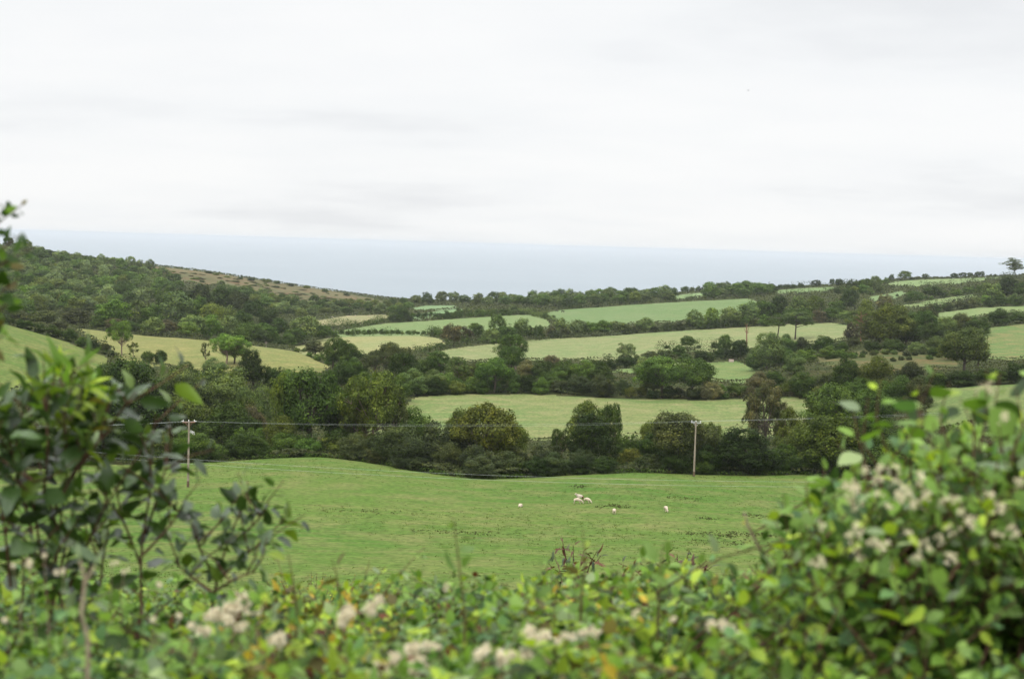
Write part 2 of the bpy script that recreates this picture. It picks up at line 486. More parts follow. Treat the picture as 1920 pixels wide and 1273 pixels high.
def lobes(kind, rng):
    if kind == 'r': n, zc, zr, rr, lo = 34, .58, .44, (.10, .20), -.55
    elif kind == 'd': n, zc, zr, rr, lo = 46, .50, .52, (.09, .19), -.8       # dense to the ground
    elif kind == 'o': n, zc, zr, rr, lo = 30, .62, .38, (.07, .15), -.7
    elif kind == 's': n, zc, zr, rr, lo = 34, .30, .70, (.09, .20), -.25
    elif kind == 't': n, zc, zr, rr, lo = 26, .60, .40, (.05, .10), -.8
    elif kind == 'f': n, zc, zr, rr, lo = 17, .50, .50, (.15, .26), -.6
    d = unit(rng.normal(size=(n * 4, 3))); d = d[d[:, 2] > lo][:n]
    R = rng.uniform(*rr, len(d)) * rng.choice([.7, 1, 1, 1.15], len(d))
    f = rng.uniform(.25 if kind in 'rdsf' else .35, 1.0, len(d)) ** .45
    f *= rng.uniform(.84, 1.12, len(d))
    C = np.stack([d[:, 0] * (.5 - R) * f, d[:, 1] * (.5 - R) * f, zc + d[:, 2] * (zr - R * .85) * f], 1)
    C[:, 2] = np.minimum(C[:, 2], 1 - R * .8)
    if kind in 'rdsf':
        C = np.vstack([C, [[0, 0, zc]], [[.1, .08, zc * .8]], [[-.12, -.05, zc * .85]]]); R = np.append(R, [.27, .2, .2] if kind != 's' else [.3, .24, .24])
    if kind == 's': C[:, 2] = np.maximum(C[:, 2], .05)
    if kind in 'rdo':                       # no two crowns alike: taper, lean and lopsided growth
        tp = {'r': .22, 'd': .5, 'o': .1}[kind]; k = 1.1 - tp * C[:, 2]
        a = rng.uniform(0, 6.28); az = np.arctan2(C[:, 1], C[:, 0])
        k = k * (1 + .2 * np.cos(az - a) + .1 * np.cos(3 * az + a))
        C[:, 0] *= k; C[:, 1] *= k
        C[:, 0] += rng.normal() * .08 * C[:, 2]; C[:, 1] += rng.normal() * .08 * C[:, 2]
    return C, R


def limbs(C, rng, thick=.022, base=.0, n=12, top=.5):
    g = Geo()
    m = np.array([rng.normal() * .02, rng.normal() * .02, top])
    k = np.array([rng.normal() * .02, rng.normal() * .02, top * .5])
    g.tube([(0, 0, -.06), (0, 0, 0), k, m], [thick * 1.5, thick * 1.15, thick * .9, thick * .6], 8)
    for c in C[rng.permutation(len(C))[:n]]:
        t = rng.uniform(.45, 1.0); s = np.array([0, 0, 0]) * (1 - t) + m * t
        mid = s * .45 + c * .55 + np.array([0, 0, -.05]) + rng.normal(size=3) * .02
        g.tube([s, mid, c], [thick * .5, thick * .3, thick * .1], 5)
        for _ in range(3):
            e = c + unit(rng.normal(size=3)) * .09
            g.tube([mid * .4 + c * .6, c * .6 + e * .4 + rng.normal(size=3) * .01, e], [thick * .16, thick * .11, thick * .05], 4)
    return g


PROTO = {}


def make_proto(key, kind, n, leaf, seed, bark=M_BARK, squash=.85, sub=13):
    rng = np.random.default_rng(seed)
    C, R = lobes(kind, rng)
    V, F, NV = lobe_leaves(C, R, n, leaf, rng, sub=sub, squash=squash)
    crown = mesh('crown', V, F, M_LEAF, True); crown.normals_split_custom_set_from_vertices(NV)
    trunk = limbs(C, rng, {'o': .020, 't': .014}.get(kind, .026), n={'t': 24, 'o': 18}.get(kind, 12), top={'s': .3, 'd': .45}.get(kind, .52)).mesh('trunk', bark)
    PROTO.setdefault(key, []).append((crown, trunk))


for s in range(4): make_proto('r', 'r', 21000, .030, 100 + s)
for s in range(3): make_proto('d', 'd', 24000, .029, 120 + s)
for s in range(4): make_proto('o', 'o', 11000, .026, 140 + s, M_PALEBARK, sub=9)
for s in range(4): make_proto('s', 's', 22000, .030, 160 + s)
for s in range(2): make_proto('t', 't', 5600, .028, 180 + s, M_BARK, sub=7)
for s in range(6): make_proto('f', 'f', 5200, .055, 200 + s, sub=9)
for s in range(3): make_proto('h', 's', 6200, .052, 220 + s, sub=9)       # far shrub


def pine_proto(seed, bark, key='p', low=.55):
    rng = np.random.default_rng(seed)
    C = []; R = []; g = Geo()
    lean = rng.normal(size=2) * .05
    g.tube([(0, 0, -.05), (0, 0, 0), (lean[0] * .5, lean[1] * .5, .4), (lean[0], lean[1], .88)], [.024, .02, .016, .007], 8)
    for k in range(15 if key == 'p' else 28):
        h = rng.uniform(low, .95); a = rng.uniform(0, 2 * PI); r = rng.uniform(.12, .42) * (1.25 - abs(h - .72) * 1.6) * (1 if key == 'p' else rng.uniform(.5, 1.1))
        c = np.array([math.cos(a) * r + lean[0], math.sin(a) * r + lean[1], h])
        g.tube([(lean[0] * h, lean[1] * h, h - .13), (c[0] * .6, c[1] * .6, h - .05), c], [.014, .009, .004], 5)
        for _ in range(3):
            C.append(c + rng.normal(size=3) * np.array([.07, .07, .015])); R.append(rng.uniform(.08, .14))
    V, F, NV = lobe_leaves(np.array(C), np.array(R), 9000, .028, rng, sub=10, up=.5, squash=.5)
    PROTO.setdefault(key, []).append((mesh('crown', V, F, M_LEAF), g.mesh('trunk', bark)))


pine_proto(301, M_BARK); pine_proto(302, M_BARK); pine_proto(303, M_REDBARK); pine_proto(306, M_BARK, 'q', .34)

PAL = {
    'dk': ((0.032, 0.056, 0.011), 'dark green'), 'de': ((0.051, 0.088, 0.016), 'deep green'), 'mi': ((0.077, 0.134, 0.024), 'mid green'),
    'ol': ((0.100, 0.134, 0.024), 'olive green'), 'li': ((0.121, 0.196, 0.034), 'light green'), 'gr': ((0.104, 0.147, 0.044), 'grey green'),
    'br': ((0.067, 0.081, 0.028), 'brownish green'), 'ru': ((0.090, 0.085, 0.043), 'rust brown'), 'ye': ((0.118, 0.138, 0.026), 'yellow green'),
    'wi': ((0.125, 0.172, 0.059), 'silvery green'), 'gb': ((0.054, 0.074, 0.028), 'greyish brown'), 'oc': ((0.142, 0.145, 0.060), 'ochre'),
}
FORM = {'r': 'round tree', 'd': 'dense tree', 'o': 'airy tree', 's': 'spreading bush', 't': 'sparse twiggy tree', 'p': 'pine', 'q': 'pine', 'f': 'round tree', 'h': 'shrub'}
NAME = {'r': 'broadleaf_tree', 'd': 'broadleaf_tree', 'o': 'airy_tree', 's': 'bush', 't': 'twiggy_tree', 'p': 'pine_tree', 'q': 'pine_tree', 'f': 'broadleaf_tree', 'h': 'shrub'}
CAT = {'s': 'bush', 'h': 'shrub'}
ORD = ['first', 'second', 'third', 'fourth', 'fifth', 'sixth', 'seventh', 'eighth', 'ninth', 'tenth', 'eleventh', 'twelfth', 'thirteenth', 'fourteenth',
       'fifteenth', 'sixteenth', 'seventeenth', 'eighteenth', 'nineteenth', 'twentieth']
ORD += ['twenty-' + w for w in ORD[:9]] + ['thirtieth'] + ['thirty-' + w for w in ORD[:9]] + ['fortieth'] + ['forty-' + w for w in ORD[:9]]
count = {}


def stand(px, top, w, Y, k):
    """nearest natural footing: keep the top where it is seen, step forward while the plant would be too squat"""
    best = None
    for f in np.linspace(1, .82, 10):
        y = Y * f; p = at(px, top, y); h = p[2] - gz(p[0], y); wid = w / FPX * y
        if f < 1 and on_field(p[0], y) >= 0: break
        if best is None or h / wid > best[1] / best[2]: best = (y, h, wid)
        if h >= k * wid: break
    return best


def place(px, top, w, Y, sp, pal, label, group):
    """A tree or bush rooted on the terrain at distance Y, its top at the height seen in the photo."""
    if Y is None:
        Y = hit(px, 668)[1]
    Y, hgt, wid = stand(px, top, w, Y, .95 if sp in 'rfdo' else .8)
    hgt = min(max(hgt, 1.6), 24)
    if sp in 'rfdotpq': wid = min(wid, hgt * 1.6)
    else: wid = min(wid, hgt * 1.5)
    p = at(px, top, Y); z = gz(p[0], Y)
    i = count.get(sp, 0); count[sp] = i + 1
    crown, trunk = PROTO[sp][i % len(PROTO[sp])]
    r = random.Random(int(px * 13 + top * 7 + Y))
    c = np.array(PAL[pal][0]) * (1 + .6 * (r.random() - .48)); c = c * np.array([1 + .14 * (r.random() - .5), 1, 1 + .2 * (r.random() - .5)])
    rz = r.uniform(0, 6.28)
    sc = (wid * 1.06, wid * 1.06, hgt * 1.03)
    near = Y < 560 and sp in 'rotd' or sp in 'pq'
    if near:
        o = empty(NAME[sp], (p[0], Y, z - .1), rz, sc)
        link('crown', crown, o, color=c); link('trunk', trunk, o)
    else:
        o = link(NAME[sp], crown, None, (p[0], Y, z - .1), rz, sc, c)
    tag(o, label, CAT.get(sp, 'tree'), group)
    return o


def split_wide(t):
    """a wide low clump in the photo is several bushes side by side"""
    px, top, w, Y, sp, pal = t[:6]
    if sp not in 'sh' or Y is None: return [t]
    y, h, wid = stand(px, top, w, Y, .8)
    n = min(3, int(math.ceil(wid / max(h, 2.4) / 1.35)))
    if n < 2: return [t]
    r = random.Random(int(px + top)); near = {'dk': 'de', 'de': 'dk', 'mi': 'ol', 'ol': 'mi', 'gr': 'de', 'gb': 'br', 'br': 'gb', 'li': 'gr', 'wi': 'gr'}
    out = []
    for i in range(n):
        q = (px + (i - (n - 1) / 2) * w / n, top + (0 if i == n // 2 else r.uniform(0, h * .3 * FPX / y)), w / n * 1.3, Y * (1 + r.uniform(-.01, .012)), sp, pal if i == n // 2 or r.random() < .5 else near.get(pal, pal))
        out.append(q + tuple(t[6:]) if i == n // 2 else q)
    return out


# rows of trees: (phrase for the label, group, [(x, y of the top, width, distance, kind, colour[, own label])])
ROWS = [
    ('behind the sheep pasture', 'trees and bushes along the far edge of the sheep pasture', [
        (20, 800, 130, 232, 's', 'dk'), (95, 790, 120, 236, 's', 'de'), (175, 785, 130, 242, 's', 'dk'), (255, 792, 120, 246, 's', 'de'), (325, 800, 110, 246, 's', 'mi'),
        (270, 668, 170, 292, 'd', 'dk', 'broad very dark tree behind the left dark shrub'), (205, 680, 100, 300, 'd', 'de'),
        (345, 672, 130, 318, 's', 'gr'), (420, 672, 130, 326, 's', 'gr'), (340, 730, 140, 285, 's', 'ol'), (425, 740, 140, 280, 's', 'de'), (470, 705, 90, 305, 's', 'gr'),
        (500, 775, 120, 262, 's', 'ol'), (420, 800, 150, 252, 's', 'de', 'bank of leafy brambles right of the left pole'), (530, 808, 140, 255, 's', 'mi'), (470, 745, 70, 285, 's', 'ru', 'rust tinted bush above the bramble bank'),
        (585, 690, 150, 268, 'r', 'mi', 'large dark oak with gaps low in its crown left of the pale barked tree'), (545, 700, 80, 272, 'r', 'ol'), (632, 712, 80, 270, 'r', 'de'),
        (706, 682, 135, 264, 'o', 'ol', 'tall olive green tree with pale pinkish limbs behind the left wires'), (690, 720, 100, 266, 'o', 'ol'), (740, 715, 90, 267, 'o', 'br'), (665, 735, 60, 268, 't', 'br'),
        (600, 800, 150, 258, 's', 'dk'), (780, 748, 100, 275, 's', 'de'), (660, 800, 110, 257, 's', 'ol'),
        (690, 800, 110, 250, 's', 'gb'), (760, 782, 120, 247, 's', 'gb'), (836, 776, 130, 243, 's', 'gb', 'tall domed greyish brown thicket in the middle of the field edge'), (800, 812, 130, 239, 's', 'gb'), (735, 825, 110, 247, 's', 'gb'), (870, 825, 110, 234, 's', 'gb'), (680, 835, 80, 250, 's', 'br'),
        (915, 752, 150, 250, 'r', 'ye', 'yellow green round tree left of the dark tall tree'), (960, 790, 80, 252, 'r', 'ol'), (872, 768, 80, 254, 'r', 'ol'),
        (930, 838, 110, 240, 's', 'gb'), (1000, 824, 110, 246, 's', 'gb'), (1065, 836, 100, 243, 's', 'gb'), (985, 850, 100, 238, 's', 'dk'), (1110, 850, 90, 244, 's', 'dk'),
        (1112, 768, 118, 256, 'd', 'dk', 'tall very dark tree with lighter airy tops between the poles'), (1093, 748, 95, 262, 'o', 'ol', 'airy olive crown rising over the tall very dark tree'), (1143, 746, 58, 263, 'o', 'de'), (1048, 800, 46, 258, 'o', 'de'),
        (1187, 832, 55, 250, 's', 'ye'), (1175, 800, 60, 258, 's', 'de'), (1225, 806, 80, 256, 's', 'dk'), (1245, 830, 95, 250, 's', 'gb'),
        (1278, 766, 142, 266, 'r', 'br', 'domed bronze green oak behind the right pole'), (1330, 790, 70, 266, 'r', 'ol'), (1225, 785, 60, 267, 'r', 'ol'), (1300, 830, 110, 254, 's', 'dk'), (1340, 845, 90, 250, 's', 'dk'),
        (1410, 798, 150, 256, 'd', 'dk', 'dense dark tree just right of the right pole'), (1365, 822, 80, 252, 's', 'de'), (1450, 825, 100, 252, 's', 'de'), (1480, 850, 80, 247, 's', 'dk'),
        (1440, 712, 100, 276, 't', 'oc', 'sparse tree with bare twigs and ochre leaves behind the field edge'), (1425, 722, 80, 278, 'o', 'br'), (1475, 760, 70, 272, 'o', 'ol'),
        (1500, 790, 100, 262, 's', 'ol'), (1570, 718, 130, 298, 'd', 'mi'), (1630, 712, 110, 305, 's', 'de'), (1560, 770, 150, 270, 'd', 'ol'), (1640, 770, 120, 266, 's', 'de'),
        (1598, 810, 105, 247, 's', 'wi', 'smooth silvery willow bush at the right end of the field edge'), (1540, 830, 80, 246, 's', 'de'), (1690, 800, 130, 255, 's', 'de'), (1760, 815, 130, 252, 's', 'mi'), (1850, 820, 140, 250, 's', 'de'),
    ]),
    ('above the pale pasture', 'trees and bushes along the top of the pale pasture', [
        (790, 706, 60, 402, 's', 'de'), (835, 704, 70, 404, 's', 'de'), (872, 706, 60, 403, 's', 'mi'), (918, 706, 50, 405, 's', 'mi'), (948, 710, 40, 406, 's', 'br'),
        (975, 707, 48, 408, 's', 'mi'), (1003, 704, 48, 409, 's', 'gb'), (1030, 702, 56, 410, 's', 'mi'), (1068, 696, 70, 412, 's', 'gb'), (1110, 697, 80, 412, 's', 'gb'), (1152, 706, 60, 410, 's', 'gb'),
        (1195, 720, 46, 405, 's', 'ye'), (1245, 668, 100, 420, 'r', 'mi', 'wide spreading green tree in front of the small paddock'), (1300, 668, 96, 422, 'r', 'de', 'right half of the wide crown in front of the small paddock'), (1225, 700, 60, 416, 'r', 'ol'),
        (1215, 660, 60, 440, 's', 'wi'), (1240, 722, 60, 404, 's', 'de'), (1285, 722, 60, 404, 's', 'gb'), (1335, 708, 50, 408, 's', 'oc'), (1365, 714, 60, 405, 's', 'mi'), (1395, 716, 50, 404, 's', 'de'),
        (1425, 694, 62, 408, 's', 'ru', 'rust coloured bush at the right end above the pale pasture'), (1460, 712, 60, 405, 's', 'ol'), (1505, 704, 75, 405, 's', 'br'), (1540, 716, 60, 400, 's', 'br'), (1455, 690, 50, 430, 's', 'de'),
    ]),
    ('in the wooded strip across the valley', 'trees and bushes of the wooded strip across the valley', [
        (476, 652, 66, 372, 'd', 'dk', 'blackish green tree at the foot of the dry meadow'), (515, 680, 50, 385, 's', 'de'), (540, 690, 50, 390, 's', 'mi'),
        (425, 622, 84, 405, 'o', 'li', 'tall pale green tree in front of the dry meadow'), (440, 640, 60, 408, 'r', 'gr'), (386, 638, 20, 400, 't', 'br', 'tiny nearly bare tree in front of the dry meadow'),
        (229, 598, 58, None, 'o', 'li', 'lone leafy tree with visible trunk in the dry meadow'), (250, 640, 28, 405, 't', 'ol'), (289, 651, 46, 398, 's', 'de', 'low dark round bush at the bottom of the dry meadow'),
        (345, 668, 60, 395, 's', 'gr'), (400, 668, 60, 395, 's', 'gr'),
        (592, 638, 48, 490, 'd', 'br'), (625, 632, 62, 485, 'r', 'de'), (655, 640, 56, 480, 'r', 'de'), (668, 665, 50, 450, 's', 'mi'), (600, 660, 60, 470, 's', 'mi'), (640, 668, 60, 450, 's', 'de'), (570, 655, 40, 500, 's', 'mi'),
        (705, 655, 60, 452, 'o', 'br'), (735, 640, 80, 458, 'r', 'br'), (760, 660, 70, 448, 'r', 'de'), (795, 668, 50, 446, 's', 'de'), (700, 690, 60, 430, 's', 'de'), (740, 690, 70, 428, 's', 'mi'), (775, 688, 60, 428, 's', 'gr'),
        (828, 658, 56, 462, 'r', 'de'), (862, 668, 60, 456, 'o', 'gr'), (890, 672, 60, 452, 's', 'br'), (850, 688, 70, 436, 's', 'ol'), (815, 690, 60, 434, 's', 'gr'), (905, 690, 60, 436, 's', 'ol'),
        (968, 622, 74, 478, 'o', 'mi', 'tall open tree standing up against the long pale pasture'), (960, 645, 60, 474, 'r', 'de'), (928, 668, 70, 460, 'r', 'mi'), (950, 680, 60, 450, 's', 'mi'),
        (990, 672, 50, 468, 's', 'oc'), (1033, 661, 44, 480, 's', 'ru', 'small red topped bush right of the tall open tree'), (1020, 668, 60, 474, 's', 'de'), (1060, 668, 60, 478, 's', 'de'), (1098, 672, 60, 474, 's', 'mi'), (1130, 680, 60, 468, 's', 'de'), (1010, 690, 70, 452, 's', 'de'), (1065, 686, 70, 455, 's', 'mi'),
        (1120, 668, 50, 515, 's', 'dk'), (1155, 664, 50, 524, 's', 'dk'), (1190, 662, 50, 530, 's', 'de'), (1177, 642, 40, 532, 'o', 'wi', 'little pale airy tree on the hedge below the long pasture'), (1215, 660, 50, 530, 's', 'br'),
        (1235, 652, 56, 560, 's', 'gb'), (1262, 645, 46, 575, 's', 'de'), (1291, 628, 40, 585, 'd', 'de', 'upright dark tree on the hedge below the long pasture'), (1325, 640, 60, 590, 's', 'gb'), (1356, 626, 36, 592, 'd', 'mi'), (1375, 640, 50, 588, 's', 'de'), (1300, 655, 60, 565, 's', 'dk'), (1350, 652, 60, 572, 's', 'dk'), (1388, 636, 40, 585, 'r', 'dk'),
        (1440, 622, 76, 528, 'd', 'gr', 'round silvery green tree left of the two pines'), (1420, 650, 50, 520, 's', 'mi'), (1470, 650, 50, 515, 's', 'mi'),
    ]),
    ('below the green pasture', 'trees and bushes of the hedge below the green pasture', [
        (610, 616, 34, 690, 'h', 'de'), (640, 616, 34, 692, 'h', 'de'), (672, 616, 34, 692, 'h', 'mi'), (704, 616, 34, 692, 'h', 'de'), (736, 617, 34, 690, 'h', 'de'), (766, 618, 34, 688, 'h', 'mi'), (794, 620, 30, 684, 'h', 'de'),
        (825, 612, 36, 670, 'h', 'br'), (848, 604, 46, 662, 'f', 'ru', 'large rust brown bush in front of the left green pasture'), (876, 612, 36, 660, 'h', 'ru'), (893, 600, 40, 665, 'f', 'de'), (920, 612, 40, 655, 'h', 'gr'), (934, 588, 36, 665, 'f', 'mi'), (950, 606, 46, 650, 'h', 'mi'),
        (978, 597, 44, 668, 'f', 'gr'), (1000, 606, 40, 665, 'h', 'de'), (1024, 612, 38, 668, 'h', 'ru'), (1050, 612, 40, 672, 'h', 'br'), (1085, 598, 44, 680, 'f', 'gr'), (1106, 600, 34, 682, 'f', 'mi'),
        (1132, 598, 42, 688, 'f', 'li'), (1160, 598, 46, 692, 'f', 'gr'), (1185, 608, 36, 694, 'h', 'br'), (1208, 595, 42, 700, 'f', 'gr'), (1237, 606, 36, 704, 'h', 'br'), (1262, 602, 36, 708, 'h', 'br'), (1285, 600, 34, 712, 'h', 'gb'),
        (1303, 581, 42, 716, 'f', 'gr'), (1335, 575, 34, 722, 'f', 'li'), (1322, 596, 34, 716, 'h', 'de'), (1350, 594, 34, 722, 'h', 'de'), (1372, 572, 50, 728, 'f', 'gr'), (1405, 562, 56, 735, 'f', 'gr'), (1435, 556, 56, 742, 'f', 'de'), (1385, 592, 40, 725, 'h', 'de'), (1425, 590, 50, 730, 'h', 'mi'),
        (1458, 554, 44, 762, 'f', 'dk', 'blackish round tree right of the green pasture'), (1480, 574, 40, 740, 'h', 'de'), (1500, 556, 54, 762, 'f', 'gr'), (1530, 552, 44, 765, 'f', 'ol'),
    ]),
    ('in the bushy belt around the right pines', 'trees and bushes of the bushy belt on the right', [
        (1508, 574, 36, 735, 'f', 'de'), (1536, 577, 32, 728, 'h', 'ru', 'rust brown bush at the top of the long pasture'), (1560, 574, 42, 730, 'f', 'mi'), (1585, 578, 40, 720, 'f', 'gr'), (1605, 590, 40, 700, 'h', 'gr'), (1592, 542, 42, 800, 'f', 'dk'), (1570, 560, 34, 800, 'h', 'de'),
        (1459, 589, 64, 625, 'p', 'de', 'left one of two flat topped pines beside the long pasture'), (1493, 586, 74, 622, 'p', 'gr', 'right one of two flat topped pines beside the long pasture'),
        (1476, 624, 42, 560, 's', 'mi'), (1506, 628, 34, 565, 's', 'gb'), (1546, 624, 44, 560, 's', 'de'), (1590, 630, 46, 550, 's', 'br'), (1525, 640, 40, 545, 's', 'de'), (1570, 640, 40, 545, 's', 'mi'),
        (1617, 578, 50, 560, 'p', 'gr', 'pine with reddish trunk against the big dark tree'), (1675, 566, 100, 540, 'd', 'ol', 'big domed olive tree right of the red trunked pine'), (1700, 600, 70, 535, 'd', 'de'), (1645, 590, 60, 545, 'd', 'br'), (1735, 582, 50, 545, 'r', 'de'), (1750, 600, 50, 535, 's', 'de'),
        (1625, 562, 40, 640, 'f', 'ol'), (1600, 605, 36, 600, 'h', 'ru'), (1660, 548, 36, 800, 'h', 'oc'),
        (1655, 630, 70, 490, 's', 'de'), (1690, 640, 60, 480, 's', 'dk'), (1738, 628, 76, 470, 's', 'gr'), (1765, 645, 60, 455, 's', 'de'), (1812, 608, 100, 445, 'r', 'gr', 'large pale grey green tree beside the right edge field'), (1790, 640, 60, 440, 'r', 'de'), (1835, 640, 56, 440, 'r', 'gr'),
        (1532, 648, 80, 475, 's', 'li'), (1575, 652, 50, 475, 's', 'mi'), (1490, 660, 50, 470, 's', 'gr'), (1510, 690, 60, 425, 's', 'de'), (1620, 655, 50, 470, 's', 'gb'),
        (1660, 652, 50, 468, 's', 'gr'), (1715, 655, 44, 462, 's', 'gb'), (1760, 662, 50, 448, 's', 'ol'), (1600, 658, 50, 455, 's', 'mi'), (1690, 668, 44, 440, 's', 'br'), (1592, 668, 76, 400, 'd', 'de'), (1645, 664, 84, 395, 's', 'ol'), (1705, 672, 60, 400, 's', 'gb'), (1745, 690, 60, 385, 's', 'br'), (1690, 700, 80, 360, 's', 'de'), (1610, 700, 80, 360, 's', 'de'), (1780, 690, 80, 365, 's', 'dk'), (1830, 688, 80, 362, 's', 'de'),
        (1888, 672, 90, 358, 's', 'dk'), (1940, 680, 80, 350, 's', 'de'), (1560, 690, 60, 400, 's', 'gb'), (1650, 705, 70, 350, 's', 'mi'), (1725, 705, 70, 352, 's', 'br'),
    ]),
    ('around the round bushes on the right slope', 'bushes of the hedges on the right slope', [
        (1775, 588, 50, 640, 's', 'gr'), (1800, 580, 56, 640, 's', 'br'), (1855, 576, 76, 640, 's', 'de', 'larger dark dome of two bushes on the right slope'), (1893, 582, 56, 635, 's', 'de'), (1930, 588, 50, 630, 's', 'mi'), (1825, 596, 40, 630, 's', 'dk'),
        (1715, 580, 36, 780, 'h', 'de'), (1740, 570, 40, 785, 'h', 'br'), (1765, 568, 36, 790, 'h', 'de'), (1790, 562, 40, 795, 'h', 'br'), (1815, 560, 36, 800, 'h', 'br'), (1840, 550, 40, 805, 'h', 'li'), (1865, 550, 40, 805, 'h', 'de'), (1890, 550, 40, 800, 'h', 'gr'), (1918, 546, 46, 800, 'h', 'gr'),
        (1692, 556, 40, 905, 'h', 'de'), (1715, 544, 44, 915, 'f', 'de'), (1750, 534, 50, 930, 'f', 'de'), (1780, 540, 40, 935, 'h', 'gr'), (1805, 536, 36, 940, 'h', 'mi'), (1830, 532, 36, 950, 'h', 'de'), (1855, 526, 36, 960, 'h', 'gr'), (1865, 532, 40, 940, 'h', 'gr'), (1893, 516, 50, 970, 'f', 'dk'), (1920, 520, 46, 970, 'f', 'de'), (1735, 552, 34, 915, 'h', 'mi'),
    ]),
    ('along the right skyline', 'trees and bushes on the right skyline', [
        (1345, 530, 24, 1290, 'f', 'de'), (1320, 534, 26, 1290, 'h', 'de'), (1378, 534, 22, 1270, 'h', 'de'), (1400, 528, 36, 1260, 'f', 'dk'), (1425, 532, 26, 1250, 'h', 'dk'), (1448, 529, 26, 1245, 'h', 'dk'), (1470, 531, 26, 1240, 'h', 'dk'), (1495, 530, 26, 1235, 'h', 'dk'),
        (1531, 524, 24, 1225, 'f', 'dk', 'small round tree on the skyline left of the gap'), (1561, 521, 12, 1215, 'f', 'dk'), (1574, 521, 18, 1210, 'f', 'dk'), (1600, 521, 30, 1200, 'h', 'de'), (1622, 518, 34, 1190, 'f', 'de'), (1640, 517, 26, 1190, 'f', 'gr'), (1655, 520, 24, 1185, 'h', 'mi'), (1610, 530, 40, 1150, 'h', 'mi'), (1640, 532, 36, 1130, 'h', 'gr'), (1580, 536, 36, 1150, 'h', 'de'),
        (1672, 514, 14, 1190, 'f', 'de'), (1697, 507, 34, 1190, 'f', 'gr', 'domed tree standing clear on the skyline'), (1716, 517, 20, 1200, 'h', 'br'), (1736, 512, 16, 1200, 'f', 'gb', 'small separate bush on the skyline'), (1758, 518, 22, 1200, 'h', 'br'), (1775, 518, 22, 1200, 'h', 'br'),
        (1790, 511, 22, 1200, 'f', 'dk'), (1805, 509, 24, 1200, 'f', 'dk'), (1820, 511, 18, 1200, 'f', 'dk'), (1833, 509, 16, 1200, 'f', 'dk'), (1842, 508, 12, 1200, 'f', 'dk'), (1862, 513, 14, 1200, 'h', 'dk'), (1880, 514, 14, 1190, 'h', 'de'),
        (1905, 484, 42, 1160, 'q', 'gr', 'tall lone pine on the skyline at the right edge'), (1148, 540, 22, 1330, 't', 'dk', 'small twin stemmed tree on the skyline right of centre'),
        (1262, 537, 24, 1290, 'h', 'de'), (1285, 535, 20, 1290, 'f', 'de'), (1303, 536, 22, 1285, 'h', 'mi'),
    ]),
    ('on the wooded knoll left of centre', 'trees of the wooded knoll', [
        (310, 537, 50, 735, 'f', 'de'), (345, 534, 50, 740, 'f', 'dk'), (380, 532, 50, 745, 'f', 'gb'), (415, 536, 52, 740, 'f', 'dk'), (448, 544, 50, 735, 'f', 'gb'), (478, 558, 48, 725, 'f', 'dk'), (505, 574, 46, 712, 'f', 'dk'), (526, 590, 44, 700, 'f', 'dk'),
        (333, 546, 72, 690, 'f', 'wi', 'tall pale rounded tree on the left of the knoll'), (372, 556, 50, 700, 'f', 'de'), (398, 566, 60, 685, 'f', 'ol'), (428, 568, 48, 688, 'f', 'gr'), (455, 578, 50, 690, 'f', 'de'), (365, 582, 60, 660, 'f', 'wi'), (425, 592, 56, 650, 'f', 'wi'), (395, 590, 50, 655, 'f', 'mi'),
        (352, 601, 62, 610, 'f', 'li', 'round green bush tree at the foot of the knoll'), (420, 606, 70, 610, 'f', 'wi'), (470, 600, 60, 630, 'f', 'de'), (500, 598, 56, 640, 'f', 'mi'), (490, 618, 50, 615, 'f', 'de'), (453, 616, 50, 610, 'f', 'de'), (530, 618, 50, 620, 'h', 'de'),
        (574, 590, 70, 650, 'f', 'gr', 'big rounded grey green tree right of the knoll'), (598, 604, 50, 655, 'f', 'mi'), (555, 612, 50, 640, 'f', 'de'), (315, 594, 50, 625, 'f', 'ru'), (285, 594, 50, 628, 'f', 'gr'), (285, 570, 60, 680, 'f', 'mi'), (255, 560, 60, 700, 'f', 'gr'),
        (212, 556, 80, 690, 'f', 'mi', 'broad green crown left of the knoll'), (145, 575, 74, 600, 'f', 'br', 'broad dark bronze tree above the left pasture hedge'), (80, 576, 70, 590, 'f', 'br'), (40, 580, 60, 585, 'f', 'br'), (185, 592, 50, 610, 'f', 'de'), (215, 595, 46, 615, 'f', 'ru'), (245, 600, 50, 612, 'f', 'de'), (112, 600, 50, 570, 'f', 'br'), (5, 585, 60, 580, 'f', 'de'),
    ]),
    ('along the hedge crossing the left pasture', 'bushes of the hedge behind the left pasture', [
        (-10, 590, 60, 405, 's', 'dk'), (20, 594, 60, 406, 's', 'dk'), (55, 598, 56, 408, 's', 'de'), (88, 606, 52, 408, 's', 'de'), (118, 612, 50, 406, 's', 'de'), (142, 628, 40, 402, 's', 'de'), (165, 634, 40, 400, 's', 'dk'), (186, 640, 36, 398, 's', 'br'), (203, 654, 24, 396, 's', 'dk'),
    ]),
    ('in the little row above the left green pasture', 'bushes of the hedges at the head of the valley', [
        (736, 588, 34, 858, 'f', 'de'), (755, 576, 34, 880, 'f', 'dk', 'upright dark tree beside the head of the valley strips'), (760, 590, 30, 865, 'h', 'dk'),
        (785, 584, 30, 862, 'h', 'de'), (808, 584, 30, 866, 'h', 'de'), (830, 582, 30, 868, 'h', 'de'), (853, 580, 32, 870, 'h', 'de'), (868, 575, 30, 874, 'h', 'gr'), (890, 580, 32, 874, 'h', 'de'), (914, 577, 30, 880, 'h', 'gr'), (936, 577, 30, 884, 'h', 'de'), (958, 574, 32, 888, 'h', 'de'),
        (965, 578, 34, 880, 'h', 'gr'), (990, 578, 34, 870, 'h', 'gr'), (1012, 584, 34, 850, 'h', 'gr'), (1030, 590, 32, 830, 'h', 'gr'), (1050, 596, 32, 805, 'h', 'gr'),
    ]),
]


